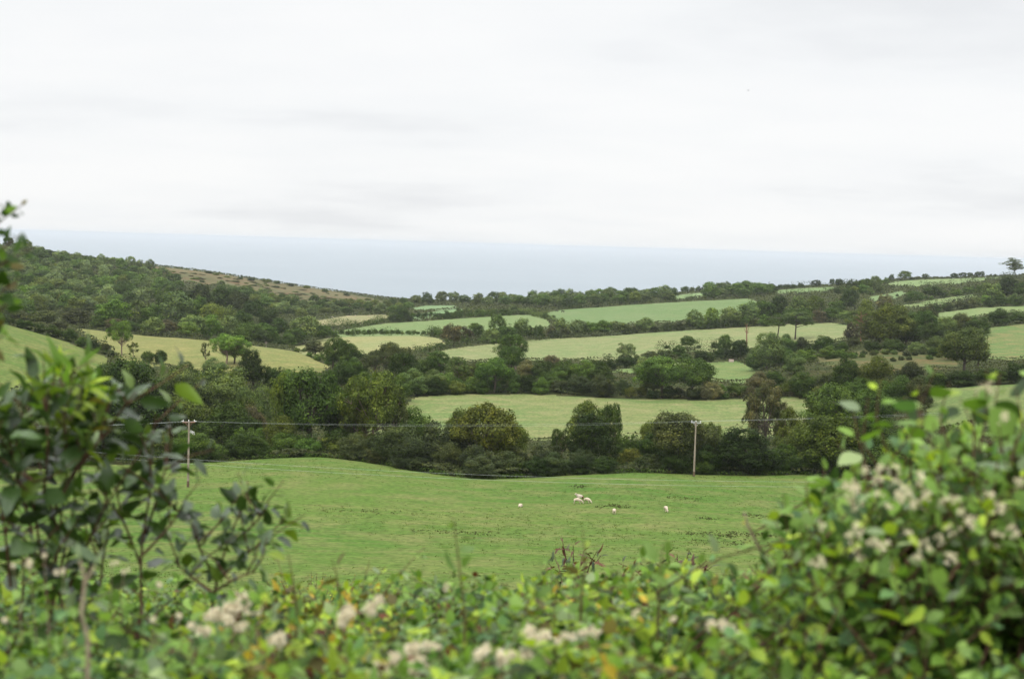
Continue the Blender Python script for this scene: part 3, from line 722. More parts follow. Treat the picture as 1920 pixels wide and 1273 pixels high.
def build_rows():
    for phrase, group, L in ROWS:
        seen = {}
        L = [q for t in L for q in split_wide(t)]
        for t in sorted(L, key=lambda t: t[0]):
            k = (PAL[t[5]][1], FORM[t[4]]); seen.setdefault(k, []).append(t)
        rank = {}
        for k, v in seen.items():
            for i, t in enumerate(v): rank[id(t)] = (i, len(v))
        for t in L:
            if len(t) > 6: lab = t[6]
            else:
                i, n = rank[id(t)]
                d = f'{PAL[t[5]][1]} {FORM[t[4]]}'
                lab = f'{d} {phrase}' if n == 1 else f'{ORD[i]} {d} from the left {phrase}'
            place(*t[:6], lab, group)


# woods: trees spread over the real hillside, every one an object of its own
WOODS = [
    ('left_hill', [(-120, 455), (0, 466), (100, 480), (190, 500), (262, 500), (290, 512), (320, 528), (345, 545), (300, 560), (260, 575), (180, 590), (0, 600), (-120, 600)], 21, 11, (10, 15), (8, 12), 250,
     ['gr', 'gr', 'mi', 'de', 'gr', 'de', 'wi', 'gr', 'ol', 'mi'], 'rounded tree in the wood covering the left hillside', 'trees of the wood on the left hillside'),
    ('moor_foot', [(400, 545), (470, 552), (560, 570), (660, 578), (750, 574), (768, 582), (740, 592), (600, 592), (560, 600), (520, 590), (460, 562)], 18, 8, (8, 13), (6, 9), 120,
     ['gr', 'mi', 'de', 'ol', 'gr', 'de'], 'tree in the wood below the brown moorland', 'trees of the wood below the moorland'),
    ('ridge_belt', [(765, 571), (840, 570), (960, 568), (1100, 562), (1250, 556), (1340, 550), (1440, 546), (1450, 556), (1300, 566), (1200, 571), (1060, 580), (960, 577), (860, 572), (780, 574)], 21, 7, (11, 16), (8, 11.5), 150,
     ['gr', 'mi', 'de', 'ol', 'gr', 'mi', 'de'], 'tree in the long belt under the sea horizon', 'trees of the long belt under the sea horizon'),
]


def build_woods():
    for key, poly, dx, dy, wr, hr, cap, pals, phrase, group in WOODS:
        rng = np.random.default_rng(len(key) * 31)
        P = np.array([p[:2] for p in poly], float); lo = P.min(0); hi = P.max(0)
        got = []
        for _ in range(6000):
            q = rng.uniform(lo, hi)
            if not inside(P, np.array([q[0]]), np.array([q[1]]))[0]: continue
            if any(abs(q[0] - g[0]) / dx + abs(q[1] - g[1]) / dy < 1 for g in got): continue
            got.append(q)
            if len(got) >= cap: break
        for q in got:
            h = hit(*q)
            if h is None or on_field(h[0], h[1]) not in (-1,): continue
            w = rng.uniform(*wr); t = rng.uniform(*hr); pal = pals[rng.integers(len(pals))]
            c = np.array(PAL[pal][0]) * rng.uniform(*{'left_hill': (.8, 1.6), 'moor_foot': (.8, 1.5), 'ridge_belt': (.75, 1.4)}[key]) * np.array([1.02, 1, 1.22])
            i = count.get('f', 0); count['f'] = i + 1
            o = link('woodland_tree', PROTO['f'][i % 6][0], None, (h[0], h[1], h[2] - .3), rng.uniform(0, 6.28), (w, w, t), c)
            tag(o, f'{PAL[pal][1]} {phrase}', 'tree', group)
    rng = np.random.default_rng(8); got = []
    for _ in range(900):
        px = rng.uniform(300, 735); lo = float(np.interp(px, [300, 400, 500, 600, 735], [505, 514, 529, 545, 573])); py = lo + rng.random() ** .7 * 22
        if any(abs(px - a) < 9 and abs(py - b) < 4 for a, b in got): continue
        h = hit(px, py)
        if FIELDS[on_field(h[0], h[1])][0] != 'moorland': continue
        got.append((px, py)); i = count.get('h', 0); count['h'] = i + 1
        w = rng.uniform(5, 13); pal = ['gb', 'br', 'ol', 'gr', 'ru'][rng.integers(5)]
        o = link('heath_clump', PROTO['h'][i % 3][0], None, (h[0], h[1], h[2] - .3), px, (w, w, rng.uniform(1.0, 2.2)), np.array(PAL[pal][0]) * rng.uniform(1.2, 1.7))
        tag(o, f'low {PAL[pal][1]} heath clump on the brown moorland', 'heath', 'heath clumps on the moorland')
        if len(got) > 75: break
    for px, py, w, t in ((203, 489, 9, 5.0), (240, 492, 16, 4), (252, 495, 16, 3.4), (265, 497, 12, 2.6), (392, 510, 16, 3), (405, 513, 12, 3), (450, 521, 10, 4), (470, 524, 14, 4), (500, 527, 16, 5), (520, 530, 12, 4), (545, 534, 14, 4), (575, 538, 14, 4), (610, 545, 12, 4), (650, 552, 12, 3), (690, 560, 14, 3)):
        h = hit(px, py + 3)
        i = count.get('h', 0); count['h'] = i + 1
        o = link('shrub', PROTO['h'][i % 3][0], None, (h[0], h[1], h[2] - .2), px, (w * .62, w * .62, t * rng.uniform(.6, 1.1)), np.array(PAL[['de', 'gb', 'ol'][i % 3]][0]) * 1.15)
        tag(o, 'low dark shrub on the crest of the brown moorland', 'shrub', 'shrubs on the crest of the moorland')


# hedges: one object each, clumpy leaf mass along a line on the ground
def hedge(line, hgt, wid, pal, label, leaf=.3, dens=60, seed=1, name='hedgerow'):
    rng = np.random.default_rng(seed)
    pts = []
    for p in line:
        if len(p) == 3: q = at(*p); pts.append((q[0], q[1]))
        else:
            h = hit(*p)
            if h: pts.append((h[0], h[1]))
    pts = np.array(pts)
    seg = np.linalg.norm(np.diff(pts, axis=0), axis=1); L = seg.sum(); cum = np.concatenate([[0], np.cumsum(seg)])
    nl = max(6, int(L / (wid * .32)))
    t = np.sort(rng.uniform(0, L, nl))
    x = np.interp(t, cum, pts[:, 0]) + rng.normal(size=nl) * wid * .16; y = np.interp(t, cum, pts[:, 1]) + rng.normal(size=nl) * wid * .16
    z = height(x, y)
    R = rng.uniform(.28, .5, nl) * wid
    hh = hgt * (.8 + .25 * np.sin(t * .11 + seed) + rng.uniform(-.18, .22, nl))
    top = np.stack([x, y, z + np.maximum(hh - R * .8, .2)], 1)
    low = np.stack([x + rng.normal(size=nl) * wid * .12, y + rng.normal(size=nl) * wid * .12, z + hgt * .25], 1)
    C = np.vstack([top, low]); R = np.concatenate([R, R * 1.05])
    o0 = C.mean(0); o0[2] = z.min()
    n = int(dens * L * hgt / max(leaf / .3, .5) ** 2 * .35)
    n = min(max(n, 1500), 60000)
    w = R ** 2 / (R ** 2).sum(); li = rng.choice(len(C), n, p=w)
    d = unit(rng.normal(size=(n, 3)) + np.array([0, 0, .25]))
    sd = unit(rng.normal(size=(len(C), 8, 3)) + np.array([0, 0, .2])); d = unit(sd[li, rng.integers(0, 8, n)] + d * .5)
    P = C[li] + d * (R[li] * (.8 + .22 * rng.random(n)))[:, None] * np.array([1, 1, .85])
    V, F = leaf_quads(P - o0, d * .8 + rng.normal(size=(n, 3)) * .5 + np.array([0, 0, .3]), leaf * (.7 + .6 * rng.random(n)), rng)
    me = mesh(name, V, F, M_LEAF, True); me.normals_split_custom_set_from_vertices(np.repeat(unit(d + rng.normal(size=(n, 3)) * .25 + np.array([0, 0, .2])), 4, 0))
    o = link(name, me, None, o0, color=PAL[pal][0])
    tag(o, label, 'hedge', 'hedgerows between the fields')
    return o


def build_hedges():
    H = [
        ([(770, 664), (820, 656), (880, 646), (950, 640), (975, 638)], 4, 4, 'de', 'low dark hedge running diagonally up to the tall open tree', .4, 50, 3),
        ([(975, 640), (1050, 635), (1130, 631), (1220, 624), (1330, 617), (1430, 611), (1500, 606), (1560, 604)], 3.2, 4, 'gb', 'brown hedge along the top of the long pale pasture', .4, 50, 4),
        ([(570, 637), (640, 632), (700, 630), (800, 629), (830, 635)], 4.6, 5, 'de', 'dark hedge between the straw and the left green pasture', .45, 50, 5),
        ([(600, 617), (680, 612), (720, 606), (790, 601), (860, 598), (900, 595), (960, 592)], 4.5, 4.5, 'de', 'long dark clipped hedge above the left green pasture', .5, 50, 6),
        ([(960, 584), (1000, 592), (1035, 603), (1070, 614)], 4, 5, 'gr', 'diagonal grey green hedge between the two green pastures', .5, 50, 7),
        ([(1035, 583), (1100, 577), (1200, 570), (1300, 564), (1410, 559)], 4.5, 5, 'dk', 'dark hedge along the top edge of the green pasture', .6, 50, 8),
        ([(1440, 553), (1500, 550), (1545, 550), (1580, 544)], 4, 5, 'de', 'hedge below the narrow field near the skyline', .6, 50, 9),
        ([(1440, 541), (1500, 537), (1560, 534), (1600, 533)], 5, 5, 'dk', 'dark skyline hedge right of centre', .6, 50, 10),
        ([(1650, 524), (1700, 520), (1760, 519), (1820, 517), (1880, 515)], 2.2, 3, 'br', 'thin brown hedge on the right skyline', .6, 50, 11),
        ([(1600, 548), (1660, 541), (1720, 540), (1780, 534), (1850, 529), (1910, 521)], 5, 5, 'gb', 'brownish hedge under the topmost right field', .6, 50, 12),
        ([(1680, 577), (1720, 575), (1780, 570), (1840, 557), (1920, 551), (2000, 547)], 4.5, 5, 'gb', 'hedge below the thin pale field on the right slope', .55, 50, 13),
        ([(1750, 608), (1800, 603), (1860, 598), (1930, 590)], 3, 4, 'dk', 'dark hedge under the round bushes on the right slope', .45, 50, 14),
        ([(762, 746, 388), (800, 742, 390), (840, 740, 394), (888, 739, 396)], 5, 5, 'de', 'flat topped dark hedge at the left end of the pale pasture', .33, 50, 15),
        ([(900, 739, 396), (960, 740, 397), (1040, 741, 397), (1100, 744, 397), (1180, 748, 396)], 3.2, 5, 'dk', 'dark hedge along the middle top of the pale pasture', .33, 50, 16),
        ([(1180, 748, 394), (1260, 750, 393), (1340, 750, 393), (1440, 748, 392), (1530, 746, 392)], 1.6, 3, 'ru', 'low rusty bracken fringe along the top of the pale pasture', .3, 60, 17),
        ([(610, 618), (640, 614), (700, 607), (750, 600)], 4.5, 4.5, 'de', 'low hedge below the tiny white sheep', .5, 50, 18),
        ([(1440, 645, 560), (1500, 645, 556), (1560, 644, 556), (1615, 640, 556)], 3, 4, 'dk', 'dark hedge under the flat topped pines', .36, 50, 19),
        ([(1735, 727, 345), (1790, 724, 345), (1850, 719, 345), (1930, 714, 345)], 3, 4, 'dk', 'dark hedge above the right edge pasture', .3, 50, 20),
        ([(130, 613), (200, 620), (300, 631), (380, 638)], 3, 5, 'br', 'brown scrubby hedge along the top of the dry meadow', .4, 50, 21),
        ([(1130, 684, 535), (1170, 681, 535), (1215, 678, 535)], 4, 4, 'dk', 'short black green hedge left of the small paddock', .36, 50, 22),
        ([(1230, 672, 566), (1290, 668, 572), (1360, 662, 578), (1400, 660, 580)], 6.2, 6, 'dk', 'dark hedge between the small paddock and the long pasture', .38, 50, 23),
        ([(340, 868, 240), (420, 863, 247), (480, 859, 250), (560, 856, 255), (640, 856, 256)], 2.6, 4, 'de', 'bramble and bracken bank at the left top of the sheep pasture', .26, 60, 24),
        ([(640, 860, 250), (720, 872, 244), (800, 886, 236), (900, 897, 229), (980, 894, 232), (1060, 890, 236)], 2.2, 4, 'dk', 'dark undergrowth along the dip at the edge of the sheep pasture', .26, 60, 25),
        ([(1060, 890, 237), (1200, 885, 244), (1350, 886, 247), (1500, 888, 248), (1700, 903, 240)], 2.4, 4, 'dk', 'dark undergrowth along the right edge of the sheep pasture', .26, 60, 26),
        ([(340, 868, 235.5), (480, 861, 243.5), (600, 857, 250.4), (660, 862, 246.4), (720, 872, 240.4), (800, 886, 232.4), (850, 894, 227.4), (900, 897, 225.4), (980, 895, 228.4), (1060, 891, 232.4)], .8, 1.5, 'mi', 'fringe of long grass and nettles along the left edge of the sheep pasture', .22, 110, 28),
        ([(1060, 891, 232.4), (1200, 886, 240.4), (1350, 888, 242.4), (1500, 890, 243.4), (1700, 905, 235.4)], .7, 1.5, 'mi', 'fringe of long grass and nettles along the right edge of the sheep pasture', .22, 110, 29),
        ([(-60, 893, 214), (60, 888, 222), (200, 873, 237), (340, 867, 240)], 3, 4, 'dk', 'dark hedge at the far left edge of the sheep pasture', .26, 60, 27),
    ]
    for line, hg, wd, pal, lab, leaf, dens, seed in H:
        hedge(line, hg, wd, pal, lab, leaf, dens, seed)


def build_undergrowth():
    """low brambles and bracken over all land that is not field"""
    rng = np.random.default_rng(55)
    n = 420000
    y = np.exp(rng.uniform(math.log(225), math.log(1500), n) - .35 * rng.random(n)); y = np.maximum(y, 226); u = rng.uniform(-.42, .42, n)
    x = u * y
    ok = np.ones(n, bool)
    uu = x / (y + 20); vv = np.log(y + 20)
    for k, p in enumerate(FIELD_UV): ok &= ~inside(p, uu, vv)
    x, y = x[ok], y[ok]; n = len(x)
    z = height(x, y)
    lump = np.sin(x * .31 + y * .13) * np.sin(y * .27 - x * .11) * .5 + .5
    P = np.stack([x, y, z + (.15 + 1.5 * lump) * rng.uniform(.8, 1.05, n)], 1)
    N = rng.normal(size=(n, 3)) * .4 + np.array([0, -.25, .8])
    V, F = leaf_quads(P, N, np.maximum(.5, y * .0013) * rng.uniform(.7, 1.5, n), rng, .8)
    # tussocks and weeds standing out of the near pasture
    n = 26000
    y = rng.uniform(95, 250, n); x = rng.uniform(-.4, .4, n) * y
    uu = x / (y + 20); vv = np.log(y + 20); ok = inside(FIELD_UV[0], uu, vv)
    cl = np.sin(x * .09 + 1.3 * np.sin(y * .05)) + np.sin(y * .13 + x * .04) + rng.normal(size=n) * .9
    ok &= cl > .25; x, y = x[ok], y[ok]; n = len(x); z = height(x, y)
    T = np.repeat(np.stack([x, y, z + .03], 1), 4, 0) + rng.normal(size=(n * 4, 3)) * np.array([.14, .12, .02])
    Vt, Ft = leaf_quads(T, rng.normal(size=T.shape) * .5 + np.array([0, -.5, .8]), np.repeat(rng.uniform(.08, .2, n), 4), rng, .4)
    gt = link('grass_tussocks', mesh('grass_tussocks', Vt, Ft, M_LEAF), color=(.078, .115, .024))
    tag(gt, 'tufts of longer darker grass scattered over the sheep pasture', 'grass', None, 'stuff')
    # patches of dark weeds and bare ground near the right hand side of the pasture
    wx = []
    for cx, cy, rx, m in ((1345, 1004, 40, 70), (1420, 1003, 45, 80), (1330, 973, 12, 24), (1440, 970, 30, 50), (1380, 1018, 40, 60), (1150, 950, 16, 50), (1086, 913, 10, 30), (880, 1000, 60, 40), (1290, 935, 20, 30), (700, 960, 60, 40)):
        c = hit(cx, cy); k = rng.normal(size=(m, 2)) * np.array([rx / FPX * c[1], 1.3]); wx.append(np.stack([c[0] + k[:, 0], c[1] + k[:, 1]], 1))
    wx = np.vstack(wx); T = np.repeat(np.column_stack([wx, height(wx[:, 0], wx[:, 1]) + .05]), 4, 0) + rng.normal(size=(len(wx) * 4, 3)) * np.array([.16, .12, .03])
    Vt, Ft = leaf_quads(T, rng.normal(size=T.shape) * .6 + np.array([0, -.4, .8]), rng.uniform(.12, .3, len(T)), rng, .5)
    gt = link('weeds', mesh('weeds', Vt, Ft, M_LEAF), color=(.055, .062, .022))
    tag(gt, 'dark patches of low weeds in the sheep pasture', 'weeds', None, 'stuff')
    o = link('undergrowth', mesh('undergrowth', V, F, M_LEAF), color=(.050, .062, .022))
    tag(o, 'low tangled undergrowth covering the ground between hedges and trees', 'undergrowth', None, 'stuff')

# ------------------------------------------------------------------ sea, haze, sky, sun, camera
def build_sea():
    m, nt, out = newmat('sea_water')
    tc = nt.nodes.new('ShaderNodeTexCoord')
    n = noise(nt, tc.outputs['Object'], .02, 5, .6)
    n2 = noise(nt, tc.outputs['Object'], .0012, 3, .5)
    c = ramp(nt, n2, [(.3, (.15, .19, .22)), (.7, (.175, .215, .245))])
    principled(nt, out, c, .45, .45, bump(nt, n, .5, 2.5))
    ys = [1500, 3000, 8000, 60000]
    V = []; F = []
    for j, y in enumerate(ys):
        for x in np.linspace(-1, 1, 9): V.append((x * y * .9, y, 0))
    for j in range(3):
        for i in range(8): F.append([j * 9 + i, j * 9 + i + 1, j * 9 + i + 10, j * 9 + i + 9])
    tag(link('sea', mesh('sea', V, F, m)), 'pale blue grey sea reaching to the hazy horizon', 'sea', None, 'structure')


def build_haze():
    m, nt, out = newmat('haze')
    v = nt.nodes.new('ShaderNodeVolumePrincipled')
    v.inputs['Color'].default_value = (.72, .75, .785, 1); v.inputs['Density'].default_value = HAZE
    v.inputs['Anisotropy'].default_value = .35
    nt.links.new(v.outputs[0], out.inputs['Volume'])
    g = Geo(); x = 62000
    g.box((0, 30500, (-27 + CAMZ + 12) / 2), (2 * x, 62000, CAMZ + 12 + 27))
    tag(link('haze', g.mesh('haze', m, False)), 'thin sea haze over the valley', 'haze', None, 'stuff')


HAZE = 0.000068
SUN_EL, SUN_AZ = math.radians(52), math.radians(205)      # azimuth from +Y clockwise: behind the camera, a little to the left


def build_light():
    w = bpy.data.worlds.new('World'); scene.world = w; w.use_nodes = True
    nt = w.node_tree; nt.nodes.clear()
    out = nt.nodes.new('ShaderNodeOutputWorld'); bg = nt.nodes.new('ShaderNodeBackground')
    sky = nt.nodes.new('ShaderNodeTexSky'); sky.sky_type = 'NISHITA'; sky.sun_disc = False
    sky.sun_elevation = SUN_EL; sky.sun_rotation = SUN_AZ
    tc = nt.nodes.new('ShaderNodeTexCoord'); sep = nt.nodes.new('ShaderNodeSeparateXYZ'); nt.links.new(tc.outputs['Generated'], sep.inputs[0])
    # cloud layer seen in perspective: direction divided by its height
    ab = nt.nodes.new('ShaderNodeMath'); ab.operation = 'ABSOLUTE'; nt.links.new(sep.outputs[2], ab.inputs[0])
    ad = nt.nodes.new('ShaderNodeMath'); ad.operation = 'ADD'; ad.inputs[1].default_value = .16; nt.links.new(ab.outputs[0], ad.inputs[0])
    dv = nt.nodes.new('ShaderNodeVectorMath'); dv.operation = 'DIVIDE'; nt.links.new(tc.outputs['Generated'], dv.inputs[0])
    cb = nt.nodes.new('ShaderNodeCombineXYZ')
    for i in range(3): nt.links.new(ad.outputs[0], cb.inputs[i])
    nt.links.new(cb.outputs[0], dv.inputs[1])
    mp = nt.nodes.new('ShaderNodeMapping'); mp.inputs['Scale'].default_value = (.75, 1.0, 0.0); mp.inputs['Location'].default_value = (1.9, .8, 0); nt.links.new(dv.outputs[0], mp.inputs[0])
    n = noise(nt, mp.outputs[0], 1.0, 6, .52)
    cl = ramp(nt, n, [(.32, (.85, .865, .885)), (.46, (.945, .958, .968)), (.60, (.985, .99, .992))])
    # overcast: about three times brighter overhead than near the horizon
    br = nt.nodes.new('ShaderNodeMapRange'); br.interpolation_type = 'SMOOTHSTEP'
    for i, x in enumerate((.20, .75, 1.0, 2.7)): br.inputs[i + 1].default_value = x
    nt.links.new(sep.outputs[2], br.inputs[0])
    c2 = mix(nt, 1.0, cl, br.outputs[0], 'MULTIPLY')
    sk = nt.nodes.new('ShaderNodeMix'); sk.data_type = 'RGBA'; sk.blend_type = 'MULTIPLY'; sk.inputs[0].default_value = 1
    nt.links.new(sky.outputs[0], sk.inputs[6]); sk.inputs[7].default_value = (.1, .1, .1, 1)
    c3 = mix(nt, .96, sk.outputs[2], c2)
    nt.links.new(c3, bg.inputs[0]); bg.inputs[1].default_value = 1.0
    nt.links.new(bg.outputs[0], out.inputs[0])
    L = bpy.data.lights.new('sun', 'SUN'); L.energy = 1.5; L.angle = math.radians(11); L.color = (1, .965, .91)
    o = bpy.data.objects.new('sun', L); COL.objects.link(o)
    d = Vector((math.sin(SUN_AZ) * math.cos(SUN_EL), math.cos(SUN_AZ) * math.cos(SUN_EL), math.sin(SUN_EL)))
    o.rotation_euler = d.to_track_quat('Z', 'Y').to_euler(); o.location = (0, -50, 300)


def build_camera():
    c = bpy.data.cameras.new('camera'); o = bpy.data.objects.new('camera', c); COL.objects.link(o)
    c.sensor_fit = 'HORIZONTAL'; c.sensor_width = 36; c.lens = 36 * FPX / W
    c.clip_start = .05; c.clip_end = 200000
    c.dof.use_dof = True; c.dof.focus_distance = 190; c.dof.aperture_fstop = 4.2; c.dof.aperture_blades = 7
    m = Matrix(((RIGHT[0], UP[0], -FWD[0], CAM[0]), (RIGHT[1], UP[1], -FWD[1], CAM[1]), (RIGHT[2], UP[2], -FWD[2], CAM[2]), (0, 0, 0, 1)))
    o.matrix_world = m
    scene.camera = o
    scene.view_settings.view_transform = 'Standard'; scene.view_settings.look = 'None'
    scene.view_settings.exposure = 0; scene.view_settings.gamma = 1
    cy = scene.cycles
    cy.max_bounces = 6; cy.diffuse_bounces = 3; cy.glossy_bounces = 2; cy.transmission_bounces = 3; cy.volume_bounces = 1; cy.transparent_max_bounces = 4
    cy.caustics_reflective = False; cy.caustics_refractive = False; cy.use_denoising = True


# ------------------------------------------------------------------ poles, wires
M_POLE = solid_mat('weathered_wood', (.16, .125, .09), (.36, .31, .25), 3, stretch=(4, 4, .5))
M_GREY = solid_mat('galvanised_steel', (.36, .37, .38), (.55, .56, .57), 4, .45, .5)
M_CERAMIC = solid_mat('white_ceramic', (.62, .60, .58), (.78, .76, .74), 4, .25, .5)
M_RUSTY = solid_mat('rusty_steel', (.22, .10, .06), (.42, .25, .19), 6, .7, .3)
M_WIRE = solid_mat('cable', (.42, .46, .44), (.52, .56, .54), 1, .4, .5)


def pole(px, py, Y, top_py, rz, label, arm_mat, switch):
    b = at(px, py, Y); z = gz(b[0], Y)
    # a vertical pole leans in the tilted photograph, so the top is read at its own column
    t = at(px, top_py, Y); h = t[2] - z
    o = empty('utility_pole', (b[0], Y, z), rz); tag(o, label, 'utility pole', 'wooden poles in the sheep pasture')
    g = Geo(); g.tube([(0, 0, -.3), (0, 0, h * .33), (.015, 0, h * .66), (0, 0, h)], [.17, .155, .135, .115], 12)
    link('pole_shaft', g.mesh('pole_shaft', M_POLE), o)
    g = Geo(); g.tube([(0, 0, .02), (0, 0, .85)], [.18, .172], 12)  # sleeve in a darker brown round the bottom of the shaft
    g2 = solid_mat('dark_wood', (.07, .05, .035), (.15, .10, .065), 5, stretch=(3, 3, .5))
    link('dark_foot', g.mesh('dark_foot', g2), o)
    g = Geo(); g.box((0, .14, h - .12), (1.7, .11, .13)); arm = link('crossarm', g.mesh('crossarm', arm_mat, False), o)
    for s in (-1, 1):
        g = Geo(); g.tube([(s * .55, .2, h - .14), (s * .05, .16, h - .72)], [.028, .028], 6); link('brace', g.mesh('brace', arm_mat), arm)
    for x in (-.74, -.02, .74):
        g = Geo(); zz = h - .05
        g.tube([(x, .14, zz), (x, .14, zz + .09)], [.02, .02], 6)
        for k, r in enumerate((.075, .055, .085, .05)):
            g.tube([(x, .14, zz + .08 + k * .055), (x, .14, zz + .12 + k * .055)], [r, r * .75], 10)
        link('insulator', g.mesh('insulator', M_CERAMIC), arm)
    if switch:
        g = Geo(); g.box((.35, .1, h - 1.45), (.75, .08, .08)); g.box((.12, .1, h - 1.62), (.07, .07, .4))
        br = link('switch_bracket', g.mesh('switch_bracket', M_GREY, False), o)
        for x, dz in ((.28, .05), (.47, -.06), (.68, -.17)):
            g = Geo()
            g.tube([(x, .1, h - 1.32 + dz), (x + .06, .1, h - 1.72 + dz)], [.055, .045], 8)
            g.tube([(x + .08, .05, h - 1.28 + dz), (x - .06, .05, h - 1.34 + dz)], [.03, .03], 6)
            link('fuse_holder', g.mesh('fuse_holder', M_CERAMIC), br)
        g = Geo(); g.tube([(-.72, .14, h + .02), (-1.0, .14, h + .05)], [.07, .04], 8); g.tube([(.72, .14, h + .0), (1.05, .14, h - .02)], [.08, .04], 8)
        link('strain_insulator', g.mesh('strain_insulator', M_CERAMIC), o)
    return np.array([b[0], Y, z + h])


def wire(A, B, sag, label, r=.014):
    A = np.array(A); B = np.array(B); t = np.linspace(0, 1, 33)
    P = A[None] * (1 - t)[:, None] + B[None] * t[:, None]; P[:, 2] -= sag * 4 * t * (1 - t)
    g = Geo(); o0 = P.mean(0); g.tube(P - o0, r, 5)
    tag(link('overhead_wire', g.mesh('overhead_wire', M_WIRE), None, o0), label, 'overhead wire', 'overhead wires above the sheep pasture')


def build_poles():
    a = pole(352.5, 913, 195, 790, math.radians(16), 'left wooden pole with white insulators and fuse bracket near its top', M_RUSTY, True)
    b = pole(1301, 893, 235, 791, math.radians(-22), 'right wooden pole with pale steel crossarm before the domed oak', M_GREY, False)
    for s, lab in ((-1, 'front'), (1, 'rear')):
        off = np.array([.74 * s, .14, .12])
        w = 'upper left to right' 
        wire(a + np.array([.74 * s * .9, .14 + .2 * s, .0]), b + off * np.array([.8, 1, 1]), .65 + .12 * s, f'{lab} one of two thin wires strung between the two poles', .006)
        c = at(1990, 762, 330); c = c + np.array([0, 0, -.25 * s])
        wire(b + off * np.array([.8, 1, 1]), c, .5, f'{lab} wire rising away from the right pole towards the right edge', .010)
        l = at(-120, 800, 165) + np.array([0, 0, .2 * s])
        wire(l, a + np.array([.74 * s * .9, .14, .0]), .3, f'{lab} wire reaching the left pole from behind the dark shrub', .012)
        p = at(-260, 812 + 4 * s, 168); q = at(2180, 890 + 8 + 5 * s, 172)
        wire(p, q, 2.7, f'{"higher" if s < 0 else "lower"} of the two long sagging wires crossing low over the sheep pasture', .0085)
    # far thin posts
    for px, py, Y, top, lab in ((634, 668, 478, 637, 'thin grey pole in front of the dark domed trees'), (499, 654, 500, 640, 'short pale post at the crest of the dry meadow')):
        p = at(px, top, Y); z = gz(p[0], Y); h = max(p[2] - z, 2)
        o = empty('wooden_post', (p[0], Y, z)); tag(o, lab, 'post', 'far thin posts')
        g = Geo(); g.tube([(0, 0, -.2), (0, 0, h * .5), (0, 0, h)], [.14, .12, .09], 8); link('shaft', g.mesh('shaft', M_POLE), o)
        g = Geo(); g.box((0, .1, h - .4), (1.1, .09, .1)); link('crossarm', g.mesh('crossarm', M_POLE, False), o)
    # snag wrapped in reddish ivy on the hedge below the long pasture
    b = at(1401, 606, 590); z = gz(b[0], 590); hh = b[2] - z
    o = empty('dead_tree', (b[0], 590, z)); tag(o, 'bare reddish broken trunk standing up from the hedge below the long pasture', 'dead tree')
    g = Geo(); g.tube([(0, 0, -.3), (.1, 0, hh * .4), (-.15, 0, hh * .75), (.1, 0, hh)], [.34, .28, .2, .08], 7); link('trunk', g.mesh('trunk', M_REDBARK), o)
    g = Geo()
    for q in ((1.4, .2, .95), (-1.3, .3, .82), (.9, -.2, .72), (-.8, 0, 1.02)): g.tube([(0, 0, hh * .62), (q[0] * .6, q[1], hh * q[2] * .9), (q[0], q[1], hh * q[2])], [.14, .09, .03], 5)
    link('branches', g.mesh('branches', M_REDBARK), o)
    h = hit(1371, 679)
    o = empty('feed_trough', (h[0], h[1], h[2]), .3); tag(o, 'tiny pinkish pale trough at the hedge foot above the small paddock', 'trough')
    m = solid_mat('pale_stone', (.40, .31, .27), (.55, .44, .38), 3)
    g = Geo(); g.box((0, .55, .5), (1.6, .1, 1.0)); g.box((0, -.55, .5), (1.6, .1, 1.0)); g.box((.75, 0, .5), (.1, 1.0, 1.0)); g.box((-.75, 0, .5), (.1, 1.0, 1.0)); g.box((0, 0, .1), (1.38, .98, .1))
    link('basin', g.mesh('basin', m, False), o)
    for x in (-.6, .6):
        g = Geo(); g.box((x, 0, -.05), (.2, 1.1, .2)); link('foot', g.mesh('foot', m, False), o)


# ------------------------------------------------------------------ sheep and cattle: one skinned surface each
def skinned(name, J, E, mat, sub=2):
    """J: {name: (x, y, z, rx, ry)} joints; E: bones. Returns a finished mesh."""
    names = list(J); idx = {n: i for i, n in enumerate(names)}
    me = bpy.data.meshes.new(name)
    me.from_pydata([J[n][:3] for n in names], [(idx[a], idx[b]) for a, b in E], [])
    o = bpy.data.objects.new(name, me); COL.objects.link(o)
    o.modifiers.new('skin', 'SKIN').use_smooth_shade = True
    sv = me.skin_vertices[0].data
    for i, n in enumerate(names):
        sv[i].radius = J[n][3:5]; sv[i].use_root = (i == 0)
    s = o.modifiers.new('sub', 'SUBSURF'); s.levels = sub; s.render_levels = sub
    dg = bpy.context.evaluated_depsgraph_get(); dg.update()
    r = bpy.data.meshes.new_from_object(o.evaluated_get(dg))
    bpy.data.objects.remove(o)
    r.materials.clear(); r.materials.append(mat)
    for p in r.polygons: p.use_smooth = True
    return r


